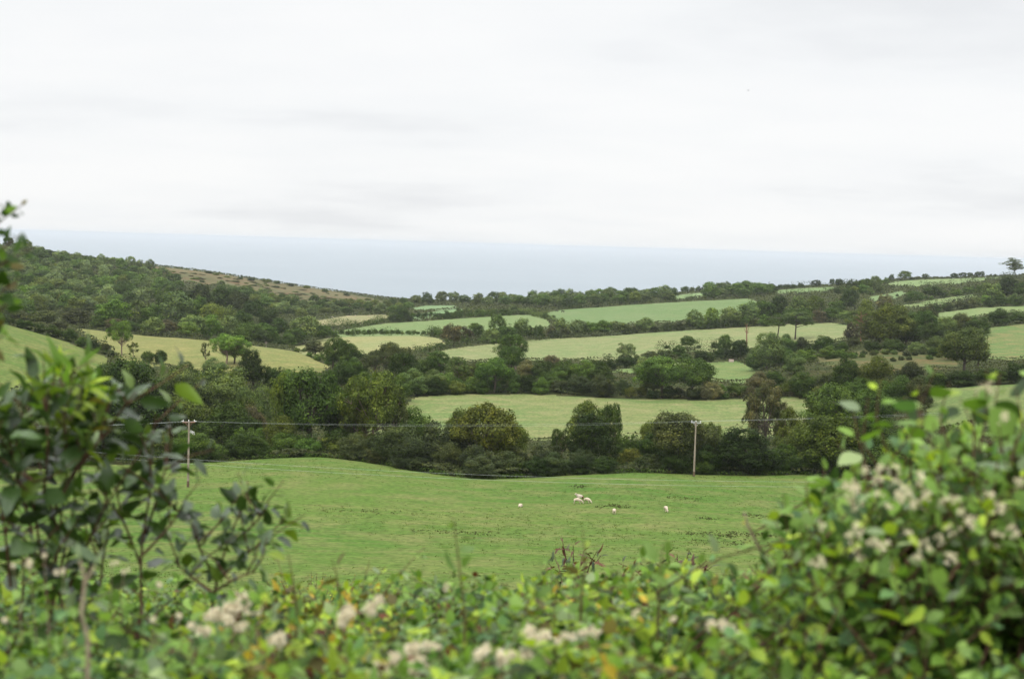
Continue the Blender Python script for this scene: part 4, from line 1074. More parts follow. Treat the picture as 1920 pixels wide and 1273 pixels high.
def sheep_mesh(name, mat, graze=True, lying=False, seed=0):
    rr = random.Random(seed)
    J = {'pelvis': (-.34, 0, .60, .22, .23), 'mid': (0, 0, .60, .25, .26), 'chest': (.30, 0, .59, .21, .23)}
    if graze:
        J.update(neck=(.50, 0, .44, .115, .13), poll=(.64, .02, .27, .085, .095), face=(.735, .03, .14, .055, .06), nose=(.775, .03, .055, .04, .042))
    else:
        J.update(neck=(.47, 0, .76, .115, .125), poll=(.57, 0, .92, .085, .09), face=(.69, 0, .87, .055, .06), nose=(.77, 0, .82, .04, .042))
    p = J['poll']
    for s, n in ((-1, 'r'), (1, 'l')):
        J['ear' + n] = (p[0] - .02, p[1] + s * .15, p[2] + .02, .022, .03)
        J['hip' + n] = (-.38, s * .13, .40, .085, .10); J['hock' + n] = (-.45, s * .13, .22, .04, .045); J['hfoot' + n] = (-.40 + .06 * s, s * .13, .02, .032, .036)
        J['sh' + n] = (.30, s * .12, .38, .07, .08); J['knee' + n] = (.32 + .03 * s, s * .12, .20, .038, .04); J['ffoot' + n] = (.33 - .05 * s, s * .12, .02, .032, .036)
    J['tail'] = (-.58, 0, .52, .05, .05)
    E = [('pelvis', 'mid'), ('mid', 'chest'), ('chest', 'neck'), ('neck', 'poll'), ('poll', 'face'), ('face', 'nose'), ('pelvis', 'tail')]
    for n in 'rl': E += [('poll', 'ear' + n), ('pelvis', 'hip' + n), ('hip' + n, 'hock' + n), ('hock' + n, 'hfoot' + n), ('chest', 'sh' + n), ('sh' + n, 'knee' + n), ('knee' + n, 'ffoot' + n)]
    if lying:
        for k in list(J):
            x, y, z, a, b = J[k]
            J[k] = (x, y, max(z - .33, .04), a, b)
    return skinned(name, J, E, mat)


def fleece_mat(name, a, b, patch=None):
    m, nt, out = newmat(name)
    tc = nt.nodes.new('ShaderNodeTexCoord')
    n = noise(nt, tc.outputs['Object'], 14, 4, .6)
    c = ramp(nt, n, [(.3, a), (.65, b)])
    if patch:
        sep = nt.nodes.new('ShaderNodeSeparateXYZ'); nt.links.new(tc.outputs['Object'], sep.inputs[0])
        n2 = noise(nt, tc.outputs['Object'], 2.6, 2, .5)
        ad = nt.nodes.new('ShaderNodeMath'); ad.operation = 'MULTIPLY_ADD'; ad.inputs[1].default_value = .5; nt.links.new(n2, ad.inputs[0]); nt.links.new(sep.outputs[0], ad.inputs[2])
        c = mix(nt, rng_map(nt, ad.outputs[0], -.02, -.08, 0, 1), c, patch)
    principled(nt, out, c, .9, .1, bump(nt, n, .8, .03))
    return m


def build_animals():
    wool = fleece_mat('fleece', (.38, .31, .23), (.53, .45, .35))
    pied = fleece_mat('pied_fleece', (.40, .33, .27), (.56, .48, .40), (.16, .075, .05))
    A = sheep_mesh('sheep', wool); B = sheep_mesh('sheep_up', pied, False); L = sheep_mesh('sheep_down', wool, True, True)
    S = [(1083, 944.5, 'A', -8, 1.0, 'white sheep grazing side on, in front of the brown patched sheep'),
         (1087, 938.5, 'B', 200, 1.0, 'brown patched sheep standing behind a grazing white sheep'),
         (1101, 943.5, 'A', -38, .95, 'white sheep grazing just right of the pair'),
         (976, 950, 'L', 70, .98, 'white sheep lying down alone, leftmost of the flock'),
         (1151.5, 964, 'A', 84, .9, 'white sheep seen from behind, nearest of the flock'),
         (1248.5, 959.5, 'A', -80, .95, 'white sheep facing the hedge, rightmost of the flock')]
    for px, py, k, rz, sc, lab in S:
        h = hit(px, py)
        o = link('sheep', {'A': A, 'B': B, 'L': L}[k], None, (h[0], h[1], h[2]), math.radians(rz), (sc, sc, sc))
        tag(o, lab, 'sheep', 'sheep in the green pasture')
    for i, (px, py, rz) in enumerate(((623, 596, 20), (653, 594.5, 190), (666, 593.5, 90), (691, 594.5, 0), (701, 602, 200))):
        h = hit(px, py)
        o = link('sheep', A, None, (h[0], h[1], h[2] - .02), math.radians(rz), (1.15,) * 3)
        tag(o, f'{ORD[i]} from the left of the tiny white sheep in the far pale field', 'sheep', 'tiny sheep in the far pale field')
    hide = solid_mat('dark_hide', (.012, .010, .009), (.03, .024, .02), 5)
    J = {'pelvis': (-.62, 0, 1.02, .30, .32), 'mid': (0, 0, 1.0, .36, .38), 'chest': (.58, 0, 1.0, .29, .36), 'neck': (.98, 0, 1.0, .18, .22), 'poll': (1.28, 0, .88, .14, .15), 'face': (1.42, 0, .62, .10, .11), 'nose': (1.5, 0, .42, .09, .08), 'tail': (-.98, 0, .9, .04, .04), 'tuft': (-1.0, 0, .5, .05, .05)}
    E = [('pelvis', 'mid'), ('mid', 'chest'), ('chest', 'neck'), ('neck', 'poll'), ('poll', 'face'), ('face', 'nose'), ('pelvis', 'tail'), ('tail', 'tuft')]
    for s, n in ((-1, 'r'), (1, 'l')):
        J['ear' + n] = (1.24, s * .28, .92, .04, .06)
        J['hip' + n] = (-.68, s * .2, .72, .13, .15); J['hock' + n] = (-.8, s * .2, .42, .07, .08); J['hfoot' + n] = (-.72, s * .2, .04, .07, .07)
        J['sh' + n] = (.58, s * .2, .66, .11, .13); J['knee' + n] = (.6, s * .2, .36, .065, .07); J['ffoot' + n] = (.6, s * .2, .04, .065, .07)
        E += [('poll', 'ear' + n), ('pelvis', 'hip' + n), ('hip' + n, 'hock' + n), ('hock' + n, 'hfoot' + n), ('chest', 'sh' + n), ('sh' + n, 'knee' + n), ('knee' + n, 'ffoot' + n)]
    C = skinned('cow', J, E, hide)
    for px, py, rz, lab in ((1055, 586.5, 15, 'right one of two dark cattle in the green pasture'), (1044, 585, 160, 'left one of two dark cattle in the green pasture')):
        h = hit(px, py); o = link('cow', C, None, h, math.radians(rz)); tag(o, lab, 'cow', 'cattle in the green pasture')
    # one small bird high over the sea
    d = at(1403, 170, 95); m = solid_mat('dark_feathers', (.012, .012, .014), (.03, .03, .032), 8)
    J = {'body': (0, 0, 0, .03, .03), 'breast': (.06, 0, 0, .026, .026), 'head': (.12, 0, .012, .016, .016), 'beak': (.15, 0, .01, .004, .004), 'rump': (-.07, 0, .004, .015, .014), 'tail': (-.15, 0, .008, .022, .004),
         'wr': (.03, -.10, .045, .035, .008), 'wrt': (-.01, -.21, .02, .012, .004), 'wl': (.03, .10, .045, .035, .008), 'wlt': (-.01, .21, .02, .012, .004)}
    E = [('body', 'breast'), ('breast', 'head'), ('head', 'beak'), ('body', 'rump'), ('rump', 'tail'), ('body', 'wr'), ('wr', 'wrt'), ('body', 'wl'), ('wl', 'wlt')]
    o = link('bird', skinned('bird', J, E, m), None, d, math.radians(75), (.6,) * 3); tag(o, 'tiny dark bird flying high in the white sky', 'bird')


# ------------------------------------------------------------------ the near hedge bank, out of focus, 2 to 5 m from the camera
def leaf_shape(wr=.6, fold=.16, droop=.18, tip=1.0, n=6, wave=.0):
    t = np.linspace(0, 1, n)
    w = wr * .5 * np.sin(PI * t ** (.8 * tip)) ** .8; w[0] = .015; w[-1] = .0
    z = -droop * t ** 2
    V = []
    for i in range(n):
        zz = fold * w[i] * 2 * .5
        V += [(t[i], w[i], z[i] + zz + wave * math.sin(i * 2.1)), (t[i], 0, z[i]), (t[i], -w[i], z[i] + zz - wave * math.sin(i * 1.7))]
    F = []
    for i in range(n - 1):
        a = i * 3
        F += [(a, a + 3, a + 4, a + 1), (a + 1, a + 4, a + 5, a + 2)]
    return np.array(V), np.array([f[::-1] for f in F])


LEAVES = {'bramble': leaf_shape(.68, .22, .16, 1.0, 6, .01), 'oval': leaf_shape(.52, .2, .22, .9, 6), 'round': leaf_shape(.86, .12, .12, .95, 6, .012), 'narrow': leaf_shape(.24, .25, .55, .9, 6), 'toothed': leaf_shape(.46, .3, .3, .85, 7, .035)}


def stamp(kind, P, X, N, S):
    T, F = LEAVES[kind]
    X = unit(np.asarray(X)); N = np.asarray(N); Yv = unit(np.cross(N, X)); Z = np.cross(X, Yv)
    S = np.broadcast_to(S, (len(P),))[:, None, None]
    V = P[:, None] + S * (T[None, :, 0:1] * X[:, None] + T[None, :, 1:2] * Yv[:, None] + T[None, :, 2:3] * Z[:, None])
    k = len(T)
    FF = F[None] + (np.arange(len(P)) * k)[:, None, None]
    return V.reshape(-1, 3), FF.reshape(-1, 4)


class Plant:
    """collects stems and leaves; leaves sit on the stems by short stalks"""
    def __init__(self, seed): self.rng = np.random.default_rng(seed); self.stem = Geo(); self.lv = []; self.lf = []; self.n = 0

    def leaves(self, kind, P, X, N, S):
        V, F = stamp(kind, P, X, N, S); self.lv.append(V); self.lf.append(F + self.n); self.n += len(V)

    def shoot(self, pts, kind, size, step, r=.003, start=.2, trifol=False, up=.7, taper=True, out=.9):
        rng = self.rng
        pts = np.asarray(pts, float)
        t = np.linspace(0, 1, len(pts)); tt = np.linspace(0, 1, 12)
        C = np.stack([np.interp(tt, t, pts[:, i]) for i in range(3)], 1)
        C[1:-1] += (C[:-2] + C[2:] - 2 * C[1:-1]) * .35
        self.stem.tube(C, np.linspace(r, r * .35, 12), 5)
        L = np.linalg.norm(np.diff(C, axis=0), axis=1).sum()
        m = max(2, int(L * (1 - start) / step))
        s = start + (1 - start) * (np.arange(m) + rng.random(m) * .4) / m
        B = np.stack([np.interp(s, tt, C[:, i]) for i in range(3)], 1)
        T = unit(np.stack([np.interp(np.minimum(s + .05, 1), tt, C[:, i]) - np.interp(np.maximum(s - .05, 0), tt, C[:, i]) for i in range(3)], 1))
        az = np.arange(m) * 2.4 + rng.random() * 6.28
        a = unit(np.cross(T, rng.normal(size=3))); b = np.cross(T, a)
        rad = a * np.cos(az)[:, None] + b * np.sin(az)[:, None]
        X = unit(rad * out + T * .55 + rng.normal(size=(m, 3)) * .25)
        N = unit(np.array([0, 0, 1.0]) * up + T * .25 + rng.normal(size=(m, 3)) * .42)
        S = size * (.7 + .55 * rng.random(m))
        if taper: S = S * np.clip(1.25 - .75 * s ** 3, .3, 1)
        base = B + X * S[:, None] * .3
        if trifol:
            self.leaves(kind, base, X, N, S)
            side = unit(np.cross(N, X))
            for q in (-1, 1):
                X2 = unit(X * .35 + side * q * .95)
                self.leaves(kind, base - X * S[:, None] * .08, X2, N + side * q * .12, S * .84)
        else:
            self.leaves(kind, base, X, N, S)

    def build(self, name, loc, mats, stem_mat, label, cat, group=None):
        loc = np.asarray(loc, float)
        o = empty(name, loc)
        tag(o, label, cat, group)
        if self.stem.n:
            g = self.stem; g.V = [v - loc for v in g.V]
            link('stems', g.mesh('stems', stem_mat), o)
        V = np.vstack(self.lv) - loc
        link('foliage', mesh('foliage', V, np.vstack(self.lf), mats, True), o)
        return o


def stops(items):
    tot = sum(w for w, _ in items); p = 0; out = []
    for w, c in items: out.append((p, c)); p += w / tot
    return out


G = {'g': (0.136, 0.242, 0.040), 'b': (0.100, 0.195, 0.072), 'y': (0.277, 0.378, 0.042), 'd': (0.036, 0.072, 0.015), 'l': (0.195, 0.313, 0.074), 'o': (0.401, 0.295, 0.042), 'r': (0.120, 0.042, 0.023), 'n': (0.136, 0.118, 0.038), 'p': (0.200, 0.090, 0.072), 's': (0.224, 0.295, 0.149)}


def hedge_leaf(name, spec, rough=.5, gl=.2, trans=.32):
    return leaf_mat(name, .30, rough=rough, spec=gl, trans=trans, ramp_stops=stops([(w, G[k]) for k, w in spec]))


M_TWIG = solid_mat('brown_twig', (.05, .026, .016), (.13, .075, .045), 30)
M_GREENSTEM = solid_mat('green_stem', (.07, .075, .025), (.13, .12, .04), 30)
M_DEADSTEM = solid_mat('dead_stem', (.20, .16, .10), (.36, .30, .21), 30)
M_FLUFF = solid_mat('cream_fluff', (.62, .55, .38), (.86, .79, .60), 40, .9, .1)
M_FLOWER = solid_mat('cream_petal', (.52, .48, .30), (.74, .68, .47), 60, .7, .2)


def fluff(o, c, r, name, mat, rng, n=260, thin=.035):
    """a head of fine threads round a common centre"""
    d = unit(rng.normal(size=(n, 3)) + np.array([0, -.1, .35])); L = r * rng.uniform(.55, 1.1, n)
    s = unit(np.cross(d, rng.normal(size=(n, 3)))) * (r * thin)
    k = np.cross(d, s) * 2.5
    j = rng.normal(size=(n, 3)) * r * .25
    P0 = j * .6; P1 = j + d * L[:, None] * .6 + k * .5; P2 = j + d * L[:, None] + k * 2
    V = np.stack([P0 - s * .5, P0 + s * .5, P1 + s * 1.6, P1 - s * 1.6, P2 + s, P2 - s], 1).reshape(-1, 3)
    b = (np.arange(n) * 6)[:, None]
    F = np.vstack([b + np.array([[0, 1, 2, 3]]), b + np.array([[3, 2, 4, 5]])])
    h = link(name, mesh(name, V, F, mat), o, np.asarray(c) - np.array(o.location))
    return h


def posy(o, c, r, rng, name='flower_cluster'):
    """a small cluster of four petalled flowers with stamens"""
    V = []; F = []; n = 0
    m = 7
    for d in unit(rng.normal(size=(m, 3)) + np.array([0, -.4, .7])):
        cc = d * r * .8; a = unit(np.cross(d, rng.normal(size=3))); b = np.cross(d, a)
        for q in range(4):
            u = a * math.cos(q * PI / 2) + b * math.sin(q * PI / 2); w = np.cross(d, u)
            pl = r * .62
            V += [cc, cc + u * pl * .5 + w * pl * .22 + d * .05 * r, cc + u * pl + d * .12 * r, cc + u * pl * .5 - w * pl * .22 + d * .05 * r]; F.append([n, n + 1, n + 2, n + 3]); n += 4
        for q in range(7):
            e = cc + d * r * .4 + rng.normal(size=3) * r * .18; w = unit(np.cross(d, rng.normal(size=3))) * r * .04
            V += [cc - w, cc + w, e + w * 1.6, e - w * 1.6]; F.append([n, n + 1, n + 2, n + 3]); n += 4
    return link(name, mesh(name, np.array(V), np.array(F), M_FLOWER), o, np.asarray(c) - np.array(o.location))


TOPX = [-300, 0, 150, 300, 420, 500, 600, 700, 830, 920, 1000, 1080, 1160, 1250, 1350, 1440, 1520, 1700, 2200]
TOPY = [1085, 1085, 1095, 1112, 1118, 1098, 1100, 1108, 1090, 1098, 1084, 1068, 1078, 1070, 1072, 1062, 1090, 1100, 1100]


def hedge_z(px, Y):
    """top of the hedge: slopes down away from the camera"""
    far = at(px, float(np.interp(px, TOPX, TOPY)), 4.5)[2] - CAMZ
    near = at(px, 1290, 2.2)[2] - CAMZ
    t = (Y - 2.2) / 2.3
    return CAMZ + near * (1 - t) + far * t if Y > 2.2 else CAMZ + near - (2.2 - Y) * .05


def build_hedge_bank():
    spans = [(-330, 150, 'bramble bush with blue green leaves at the left bottom corner', [('g', 4), ('b', 5), ('l', 2), ('y', 2), ('d', 3), ('r', .3), ('s', 1)]),
             (150, 470, 'leafy bramble under the dark glossy shrub with cream seed heads on it', [('g', 4), ('b', 3), ('l', 3), ('y', 2), ('d', 3), ('r', .3), ('s', 2)]),
             (470, 720, 'yellowing bramble bush with olive and rusty leaves left of centre', [('g', 3), ('y', 4), ('o', 1.6), ('n', 2), ('d', 3), ('r', .7), ('l', 2), ('s', 1)]),
             (720, 980, 'mid green bramble bush around the two large fluffy heads', [('g', 5), ('b', 3), ('l', 3), ('y', 2), ('d', 3), ('r', .4), ('s', 2)]),
             (980, 1260, 'bright yellow green bramble bush right of centre', [('g', 4), ('y', 4), ('l', 3), ('d', 3), ('o', .7), ('n', .8), ('s', 1.5)]),
             (1260, 1560, 'bramble bush with some dark brown leaves below the red leaved shrub', [('g', 4), ('b', 3), ('y', 3), ('l', 2), ('d', 3), ('n', 1.2), ('r', .6)]),
             (1560, 1900, 'bramble bush with large fresh leaves at the foot of the flowering bush', [('g', 5), ('l', 3), ('b', 3), ('y', 2), ('d', 3), ('o', .4), ('s', 1)]),
             (1900, 2260, 'bramble bush in the right bottom corner with a few purplish leaves', [('g', 4), ('l', 3), ('b', 3), ('y', 2), ('d', 3), ('p', .6)])]
    for k, (x0, x1, lab, spec) in enumerate(spans):
        p = Plant(900 + k); rng = p.rng
        n = int((x1 - x0) / 1920 * 2000)
        for i in range(n):
            px = rng.uniform(x0, x1); Y = 1.9 + 2.8 * rng.random() ** .85
            tip = at(px, 1000, Y); tip[2] = hedge_z(px, Y) + rng.normal() * .032 - .02 + (rng.random() < .05) * rng.uniform(.03, .12)
            L = rng.uniform(.3, .6); d = unit(np.array([rng.normal() * .7, -.25 + rng.normal() * .6, .55]))
            mid = tip - d * L * .5 + np.array([0, 0, -.02]); base = tip - d * L + np.array([0, 0, -L * .35])
            kind, sz, tri = [('bramble', .044, True), ('bramble', .038, True), ('oval', .047, False), ('round', .042, False)][rng.choice(4, p=[.36, .34, .2, .1])]
            p.shoot([base, mid, tip], kind, sz * rng.uniform(.8, 1.2), .042 if tri else .024, .0026, .1, tri)
        px = (x0 + x1) / 2; b = at(px, 1000, 3.2); b[2] = gz(b[0], 3.2)
        # a few thick canes tie the bush to the bank
        for i in range(5):
            q = at(rng.uniform(x0, x1), 1000, rng.uniform(2.4, 4.2)); zt = hedge_z(px, q[1])
            p.stem.tube([(b[0] + rng.normal() * .1, 3.2 + rng.normal() * .1, b[2] - .1), (q[0], q[1], (b[2] + zt) / 2), (q[0] + .1, q[1], zt - .12)], [.012, .009, .005], 6)
        p.build('bramble_bush', b, hedge_leaf('bramble_leaf', spec), M_TWIG, lab, 'bramble bush', 'bramble bushes of the near hedge')


def build_right_bush():
    OX = [1465, 1495, 1525, 1555, 1590, 1620, 1650, 1700, 1750, 1785, 1820, 1855, 1900, 1960, 2100, 2250]
    OY = [1110, 985, 935, 900, 905, 850, 800, 790, 745, 780, 770, 745, 760, 770, 800, 830]
    p = Plant(77); rng = p.rng
    for i in range(800):
        px = rng.uniform(1480, 2230); top = float(np.interp(px, OX, OY))
        py = top + 20 + (1230 - top) * rng.random() ** 1.15
        Y = rng.uniform(2.5, 3.5) - (py - top) / 1230 * .5
        tip = at(px, py, Y); L = rng.uniform(.22, .5)
        d = unit(np.array([-.15 + rng.normal() * .6, -.3 + rng.normal() * .5, .75]))
        base = tip - d * L + np.array([.04, .1, -.05])
        kind, sz, tri = [('bramble', .043, True), ('oval', .048, False), ('round', .05, False), ('oval', .04, False)][rng.choice(4, p=[.3, .3, .15, .25])]
        p.shoot([base, (base + tip) / 2 + rng.normal(size=3) * .02, tip], kind, sz * rng.uniform(.75, 1.2), .042 if tri else .026, .003, .15, tri)
    # shoots that stand clear of the outline
    for px, py, bx, by, Y, sz in ((1652, 712, 1668, 860, 2.9, .036), (1628, 745, 1650, 880, 2.9, .05), (1756, 688, 1750, 840, 2.8, .046), (1850, 690, 1836, 850, 2.7, .04), (1800, 745, 1800, 880, 2.8, .05), (1468, 925, 1500, 1080, 3.0, .045), (1545, 862, 1560, 1020, 3.0, .05), (1905, 728, 1895, 860, 2.6, .055), (1698, 770, 1705, 900, 2.9, .05), (1500, 985, 1530, 1110, 2.9, .06), (1405, 985, 1470, 1110, 3.1, .03), (1725, 720, 1735, 860, 2.9, .04), (1875, 700, 1880, 850, 2.7, .045), (1600, 770, 1630, 900, 3.0, .04), (1570, 830, 1600, 950, 3.0, .045), (1830, 730, 1826, 860, 2.7, .05), (1930, 690, 1925, 850, 2.6, .05), (1780, 715, 1785, 850, 2.8, .04), (1515, 900, 1540, 1030, 3.0, .05), (1450, 960, 1490, 1090, 3.0, .045)):
        a = at(bx, by, Y); b = at(px, py, Y)
        p.shoot([a, (a + b) / 2 + rng.normal(size=3) * .015, b], 'oval' if sz < .045 else 'round', sz, .028, .0026, .25, False, .5)
    c = at(1840, 1200, 2.8); c[2] = gz(c[0], c[1])
    for px, py, Y in ((1650, 900, 2.9), (1760, 850, 2.8), (1850, 900, 2.7), (1950, 900, 2.7), (1540, 1000, 3.0), (1700, 1050, 2.6)):
        q = at(px, py, Y); p.stem.tube([c + rng.normal(size=3) * .05 - np.array([0, 0, .1]), c * .4 + q * .6 + np.array([.03, 0, 0]), q], [.016, .011, .004], 6)
    o = p.build('flowering_bush', c, hedge_leaf('bush_leaf', [('g', 6), ('l', 4), ('b', 2), ('d', 3.4), ('y', 2.4), ('s', 1)]), M_TWIG, 'tall leafy bush with clusters of small cream flowers at the right edge', 'bush')
    fl = [(1588, 905), (1602, 915), (1596, 930), (1622, 882), (1640, 898), (1652, 886), (1606, 945), (1612, 988), (1600, 1000), (1640, 1012), (1656, 1016), (1650, 935), (1662, 950), (1682, 905), (1700, 925), (1690, 940), (1716, 948), (1742, 925), (1758, 945), (1772, 948), (1790, 942), (1800, 962), (1820, 972), (1812, 985), (1788, 995), (1840, 990), (1700, 1005), (1735, 1030), (1762, 1010),
          (1780, 1050), (1715, 1050), (1670, 1060), (1850, 728), (1846, 742), (1885, 795), (1860, 930), (1880, 960), (1900, 1000), (1870, 1010), (1675, 880), (1720, 900), (1610, 1040), (1548, 985), (1530, 1055), (1905, 905), (1830, 1060)]
    for px, py in fl:
        posy(o, at(px + rng.normal() * 3, py + rng.normal() * 3, 2.32 + rng.random() * .25), rng.uniform(.008, .013), rng)


def build_clematis():
    rng = np.random.default_rng(5)
    sets = [('climbing clematis with a row of cream seed heads under the dark shrub', [(405, 1135, 30), (440, 1128, 34), (470, 1133, 26), (392, 1170, 20), (335, 1142, 16), (288, 1148, 15), (360, 1160, 15), (450, 1165, 20)], 2.75),
            ('climbing clematis with large fluffy cream heads at the bottom centre', [(700, 1122, 30), (645, 1152, 24), (770, 1208, 34), (735, 1236, 38), (700, 1246, 26), (800, 1196, 20), (905, 1212, 28), (940, 1222, 32), (520, 1188, 28), (838, 1086, 11)], 2.45),
            ('climbing clematis with four pale pinkish seed heads right of centre', [(1005, 1184, 28), (1058, 1180, 25), (1100, 1172, 22), (1362, 1164, 25), (1190, 1140, 14), (1260, 1150, 12)], 2.55),
            ('climbing clematis with small pale heads at the left edge', [(55, 1040, 14), (25, 1050, 12), (118, 1058, 13), (82, 1030, 10), (210, 1045, 13), (232, 1060, 11), (10, 1150, 13), (80, 1265, 22), (300, 1085, 12)], 2.7)]
    for lab, heads, Y in sets:
        x = sum(h[0] for h in heads) / len(heads); c = at(x, 1260, Y + .3); c[2] = gz(c[0], c[1])
        p = Plant(int(x))
        for px, py, r in heads:
            q = at(px, py + r * .5, Y)
            p.shoot([c + np.array([0, 0, .35]), c * .35 + q * .65 + np.array([0, .05, -.08]), q], 'oval', .04, .09, .0022, .5, True)
        o = p.build('clematis_vine', c, hedge_leaf('clematis_leaf', [('g', 3), ('l', 3), ('s', 2)]), M_DEADSTEM, lab, 'climbing plant', 'clematis vines in the near hedge')
        for px, py, r in heads:
            for k in range(2 + (r > 18) * 2):
                off = rng.normal(size=2) * r * .6 * (k > 0)
                fluff(o, at(px + off[0], py + 12 + off[1] * .5, Y - .03 + rng.normal() * .02), r * rng.uniform(.28, .46) / FPX * Y, 'seed_head', M_FLUFF, rng, 150, .05)


def path(pts, Y, jit=0, rng=None):
    return [at(x, y, Y + (rng.normal() * jit if rng is not None else 0)) for x, y in pts]


def build_left_shrub():
    p = Plant(31); rng = p.rng
    S = [([(90, 1190), (104, 1060), (122, 900), (125, 800), (112, 690)], 2.55, .072, .034), ([(95, 1150), (128, 1000), (150, 880), (175, 780), (190, 722)], 2.6, .075, .036), ([(90, 1130), (70, 990), (50, 880), (20, 800), (-20, 745)], 2.5, .08, .036),
         ([(110, 1000), (80, 900), (60, 800), (50, 720)], 2.6, .07, .034), ([(130, 900), (190, 820), (235, 760), (255, 735)], 2.55, .07, .036), ([(100, 1080), (30, 990), (-60, 920)], 2.5, .08, .038), ([(60, 900), (0, 860), (-80, 800)], 2.45, .08, .036),
         ([(265, 1150), (262, 1030), (282, 930), (284, 840), (292, 775)], 2.7, .062, .036), ([(270, 1010), (302, 910), (318, 845)], 2.7, .058, .034), ([(264, 1060), (225, 960), (215, 890)], 2.7, .075, .036), ([(268, 1040), (320, 985), (345, 945)], 2.65, .055, .03),
         ([(395, 1150), (412, 1060), (440, 980), (472, 922)], 2.75, .058, .028), ([(405, 1090), (455, 1045), (500, 1010)], 2.75, .058, .028), ([(405, 1090), (375, 1030), (358, 985)], 2.7, .055, .03), ([(430, 1020), (480, 980), (505, 945)], 2.75, .045, .028), ([(400, 1110), (440, 1085), (480, 1070)], 2.7, .05, .028), ([(398, 1110), (350, 1075), (325, 1050)], 2.7, .05, .03),
         ([(180, 1150), (195, 1040), (180, 960)], 2.8, .06, .036), ([(40, 1160), (45, 1060), (20, 960)], 2.6, .07, .036), ([(60, 1000), (30, 880), (10, 790)], 2.5, .075, .034), ([(100, 960), (150, 860), (215, 800)], 2.55, .07, .034), ([(80, 940), (90, 840), (85, 745)], 2.5, .07, .034), ([(130, 1100), (190, 960), (230, 900)], 2.6, .065, .034), ([(20, 1100), (10, 1000), (-10, 900)], 2.5, .075, .034), ([(120, 1160), (110, 1100), (80, 1040)], 2.45, .06, .03), ([(140, 1150), (160, 1080), (200, 1010)], 2.6, .06, .036)]
    for pts, Y, sz, st in S:
        Y *= 1.3; main = path(pts, Y, .04, rng)
        p.shoot(main, 'toothed', sz * 1.06, st * .74, .0042, .1, False, .35, True, 1.0)
        # side twigs
        for k in range(3):
            f = rng.uniform(.35, .97); i = min(int(f * (len(main) - 1)), len(main) - 2); q = main[i] + (main[i + 1] - main[i]) * (f * (len(main) - 1) - i)
            e = q + np.array([rng.normal() * .075, rng.normal() * .06, rng.uniform(.04, .15)])
            p.shoot([q, (q + e) / 2 + rng.normal(size=3) * .008, e], 'toothed', sz * .95, st * .95, .003, .15, False, .35, True, 1.0)
    c = at(90, 1230, 3.4); c[2] = gz(c[0], c[1])
    for x in (90, 265, 395, 180, 40, 140): p.stem.tube([c + rng.normal(size=3) * .02 - np.array([0, 0, .08]), at(x, 1190 if x != 265 else 1150, 3.38)], [.011, .006], 6)
    m = leaf_mat('glossy_leaf', .3, rough=.32, spec=.6, trans=.22, ramp_stops=stops([(5, (.036, .072, .016)), (3, (.062, .120, .024)), (2, (.024, .046, .014)), (2.2, (.12, .19, .026))]))
    p.build('glossy_shrub', c, m, M_TWIG, 'tall dark shrub with glossy toothed leaves at the left edge', 'shrub')
    # twig reaching in from outside at the top left corner
    t = Plant(33)
    for pts, sz in (([(-150, 640), (-80, 520), (-20, 430), (46, 381)], .026), ([(-60, 495), (-25, 440), (12, 385)], .03), ([(-120, 560), (-50, 500), (0, 470), (36, 442)], .03), ([(-140, 620), (-60, 545), (10, 488), (60, 468)], .036), ([(-130, 640), (-60, 585), (0, 550), (38, 520)], .042), ([(-130, 660), (-70, 625), (-10, 590), (25, 560)], .045), ([(-130, 640), (-70, 560), (-20, 510), (20, 490)], .042), ([(-130, 680), (-70, 655), (-10, 640), (12, 625)], .045)):
        t.shoot(path(pts, 2.9, .03, t.rng), 'oval', sz * 1.1, .016, .003, .3, False, .12, True, 1.0)
    b = at(-170, 1230, 2.9); b[2] = gz(b[0], b[1])
    t.stem.tube([b - np.array([0, 0, .05])] + path([(-160, 950), (-150, 640)], 2.9), [.012, .009, .004], 6)
    t.build('overhanging_twig', b, hedge_leaf('twig_leaf', [('d', 5), ('g', 2), ('n', 1)], .6, .15, .35), M_TWIG, 'dark leafy twig reaching into the sky at the upper left edge', 'twig')
    # young pale growth at its top
    q = Plant(32)
    for pts in ([(120, 900), (90, 820), (62, 760)], [(122, 900), (160, 820), (188, 770)], [(118, 850), (140, 770), (160, 705)], [(118, 800), (108, 740), (95, 680)], [(120, 800), (130, 740), (140, 682)], [(115, 800), (80, 745), (60, 705)], [(122, 800), (155, 750), (172, 712)], [(118, 790), (118, 730), (112, 668)]):
        q.shoot(path(pts, 3.3, .03, q.rng), 'narrow', .07, .014, .0025, .2, False, .2, True, .8)
    c2 = at(118, 800, 3.3)
    q.build('young_shoots', c2, hedge_leaf('young_leaf', [('y', 3), ('g', 3), ('n', .5)], .5, .3, .4), M_GREENSTEM, 'feathery bright green shoots at the top of the dark glossy shrub', 'shoots')


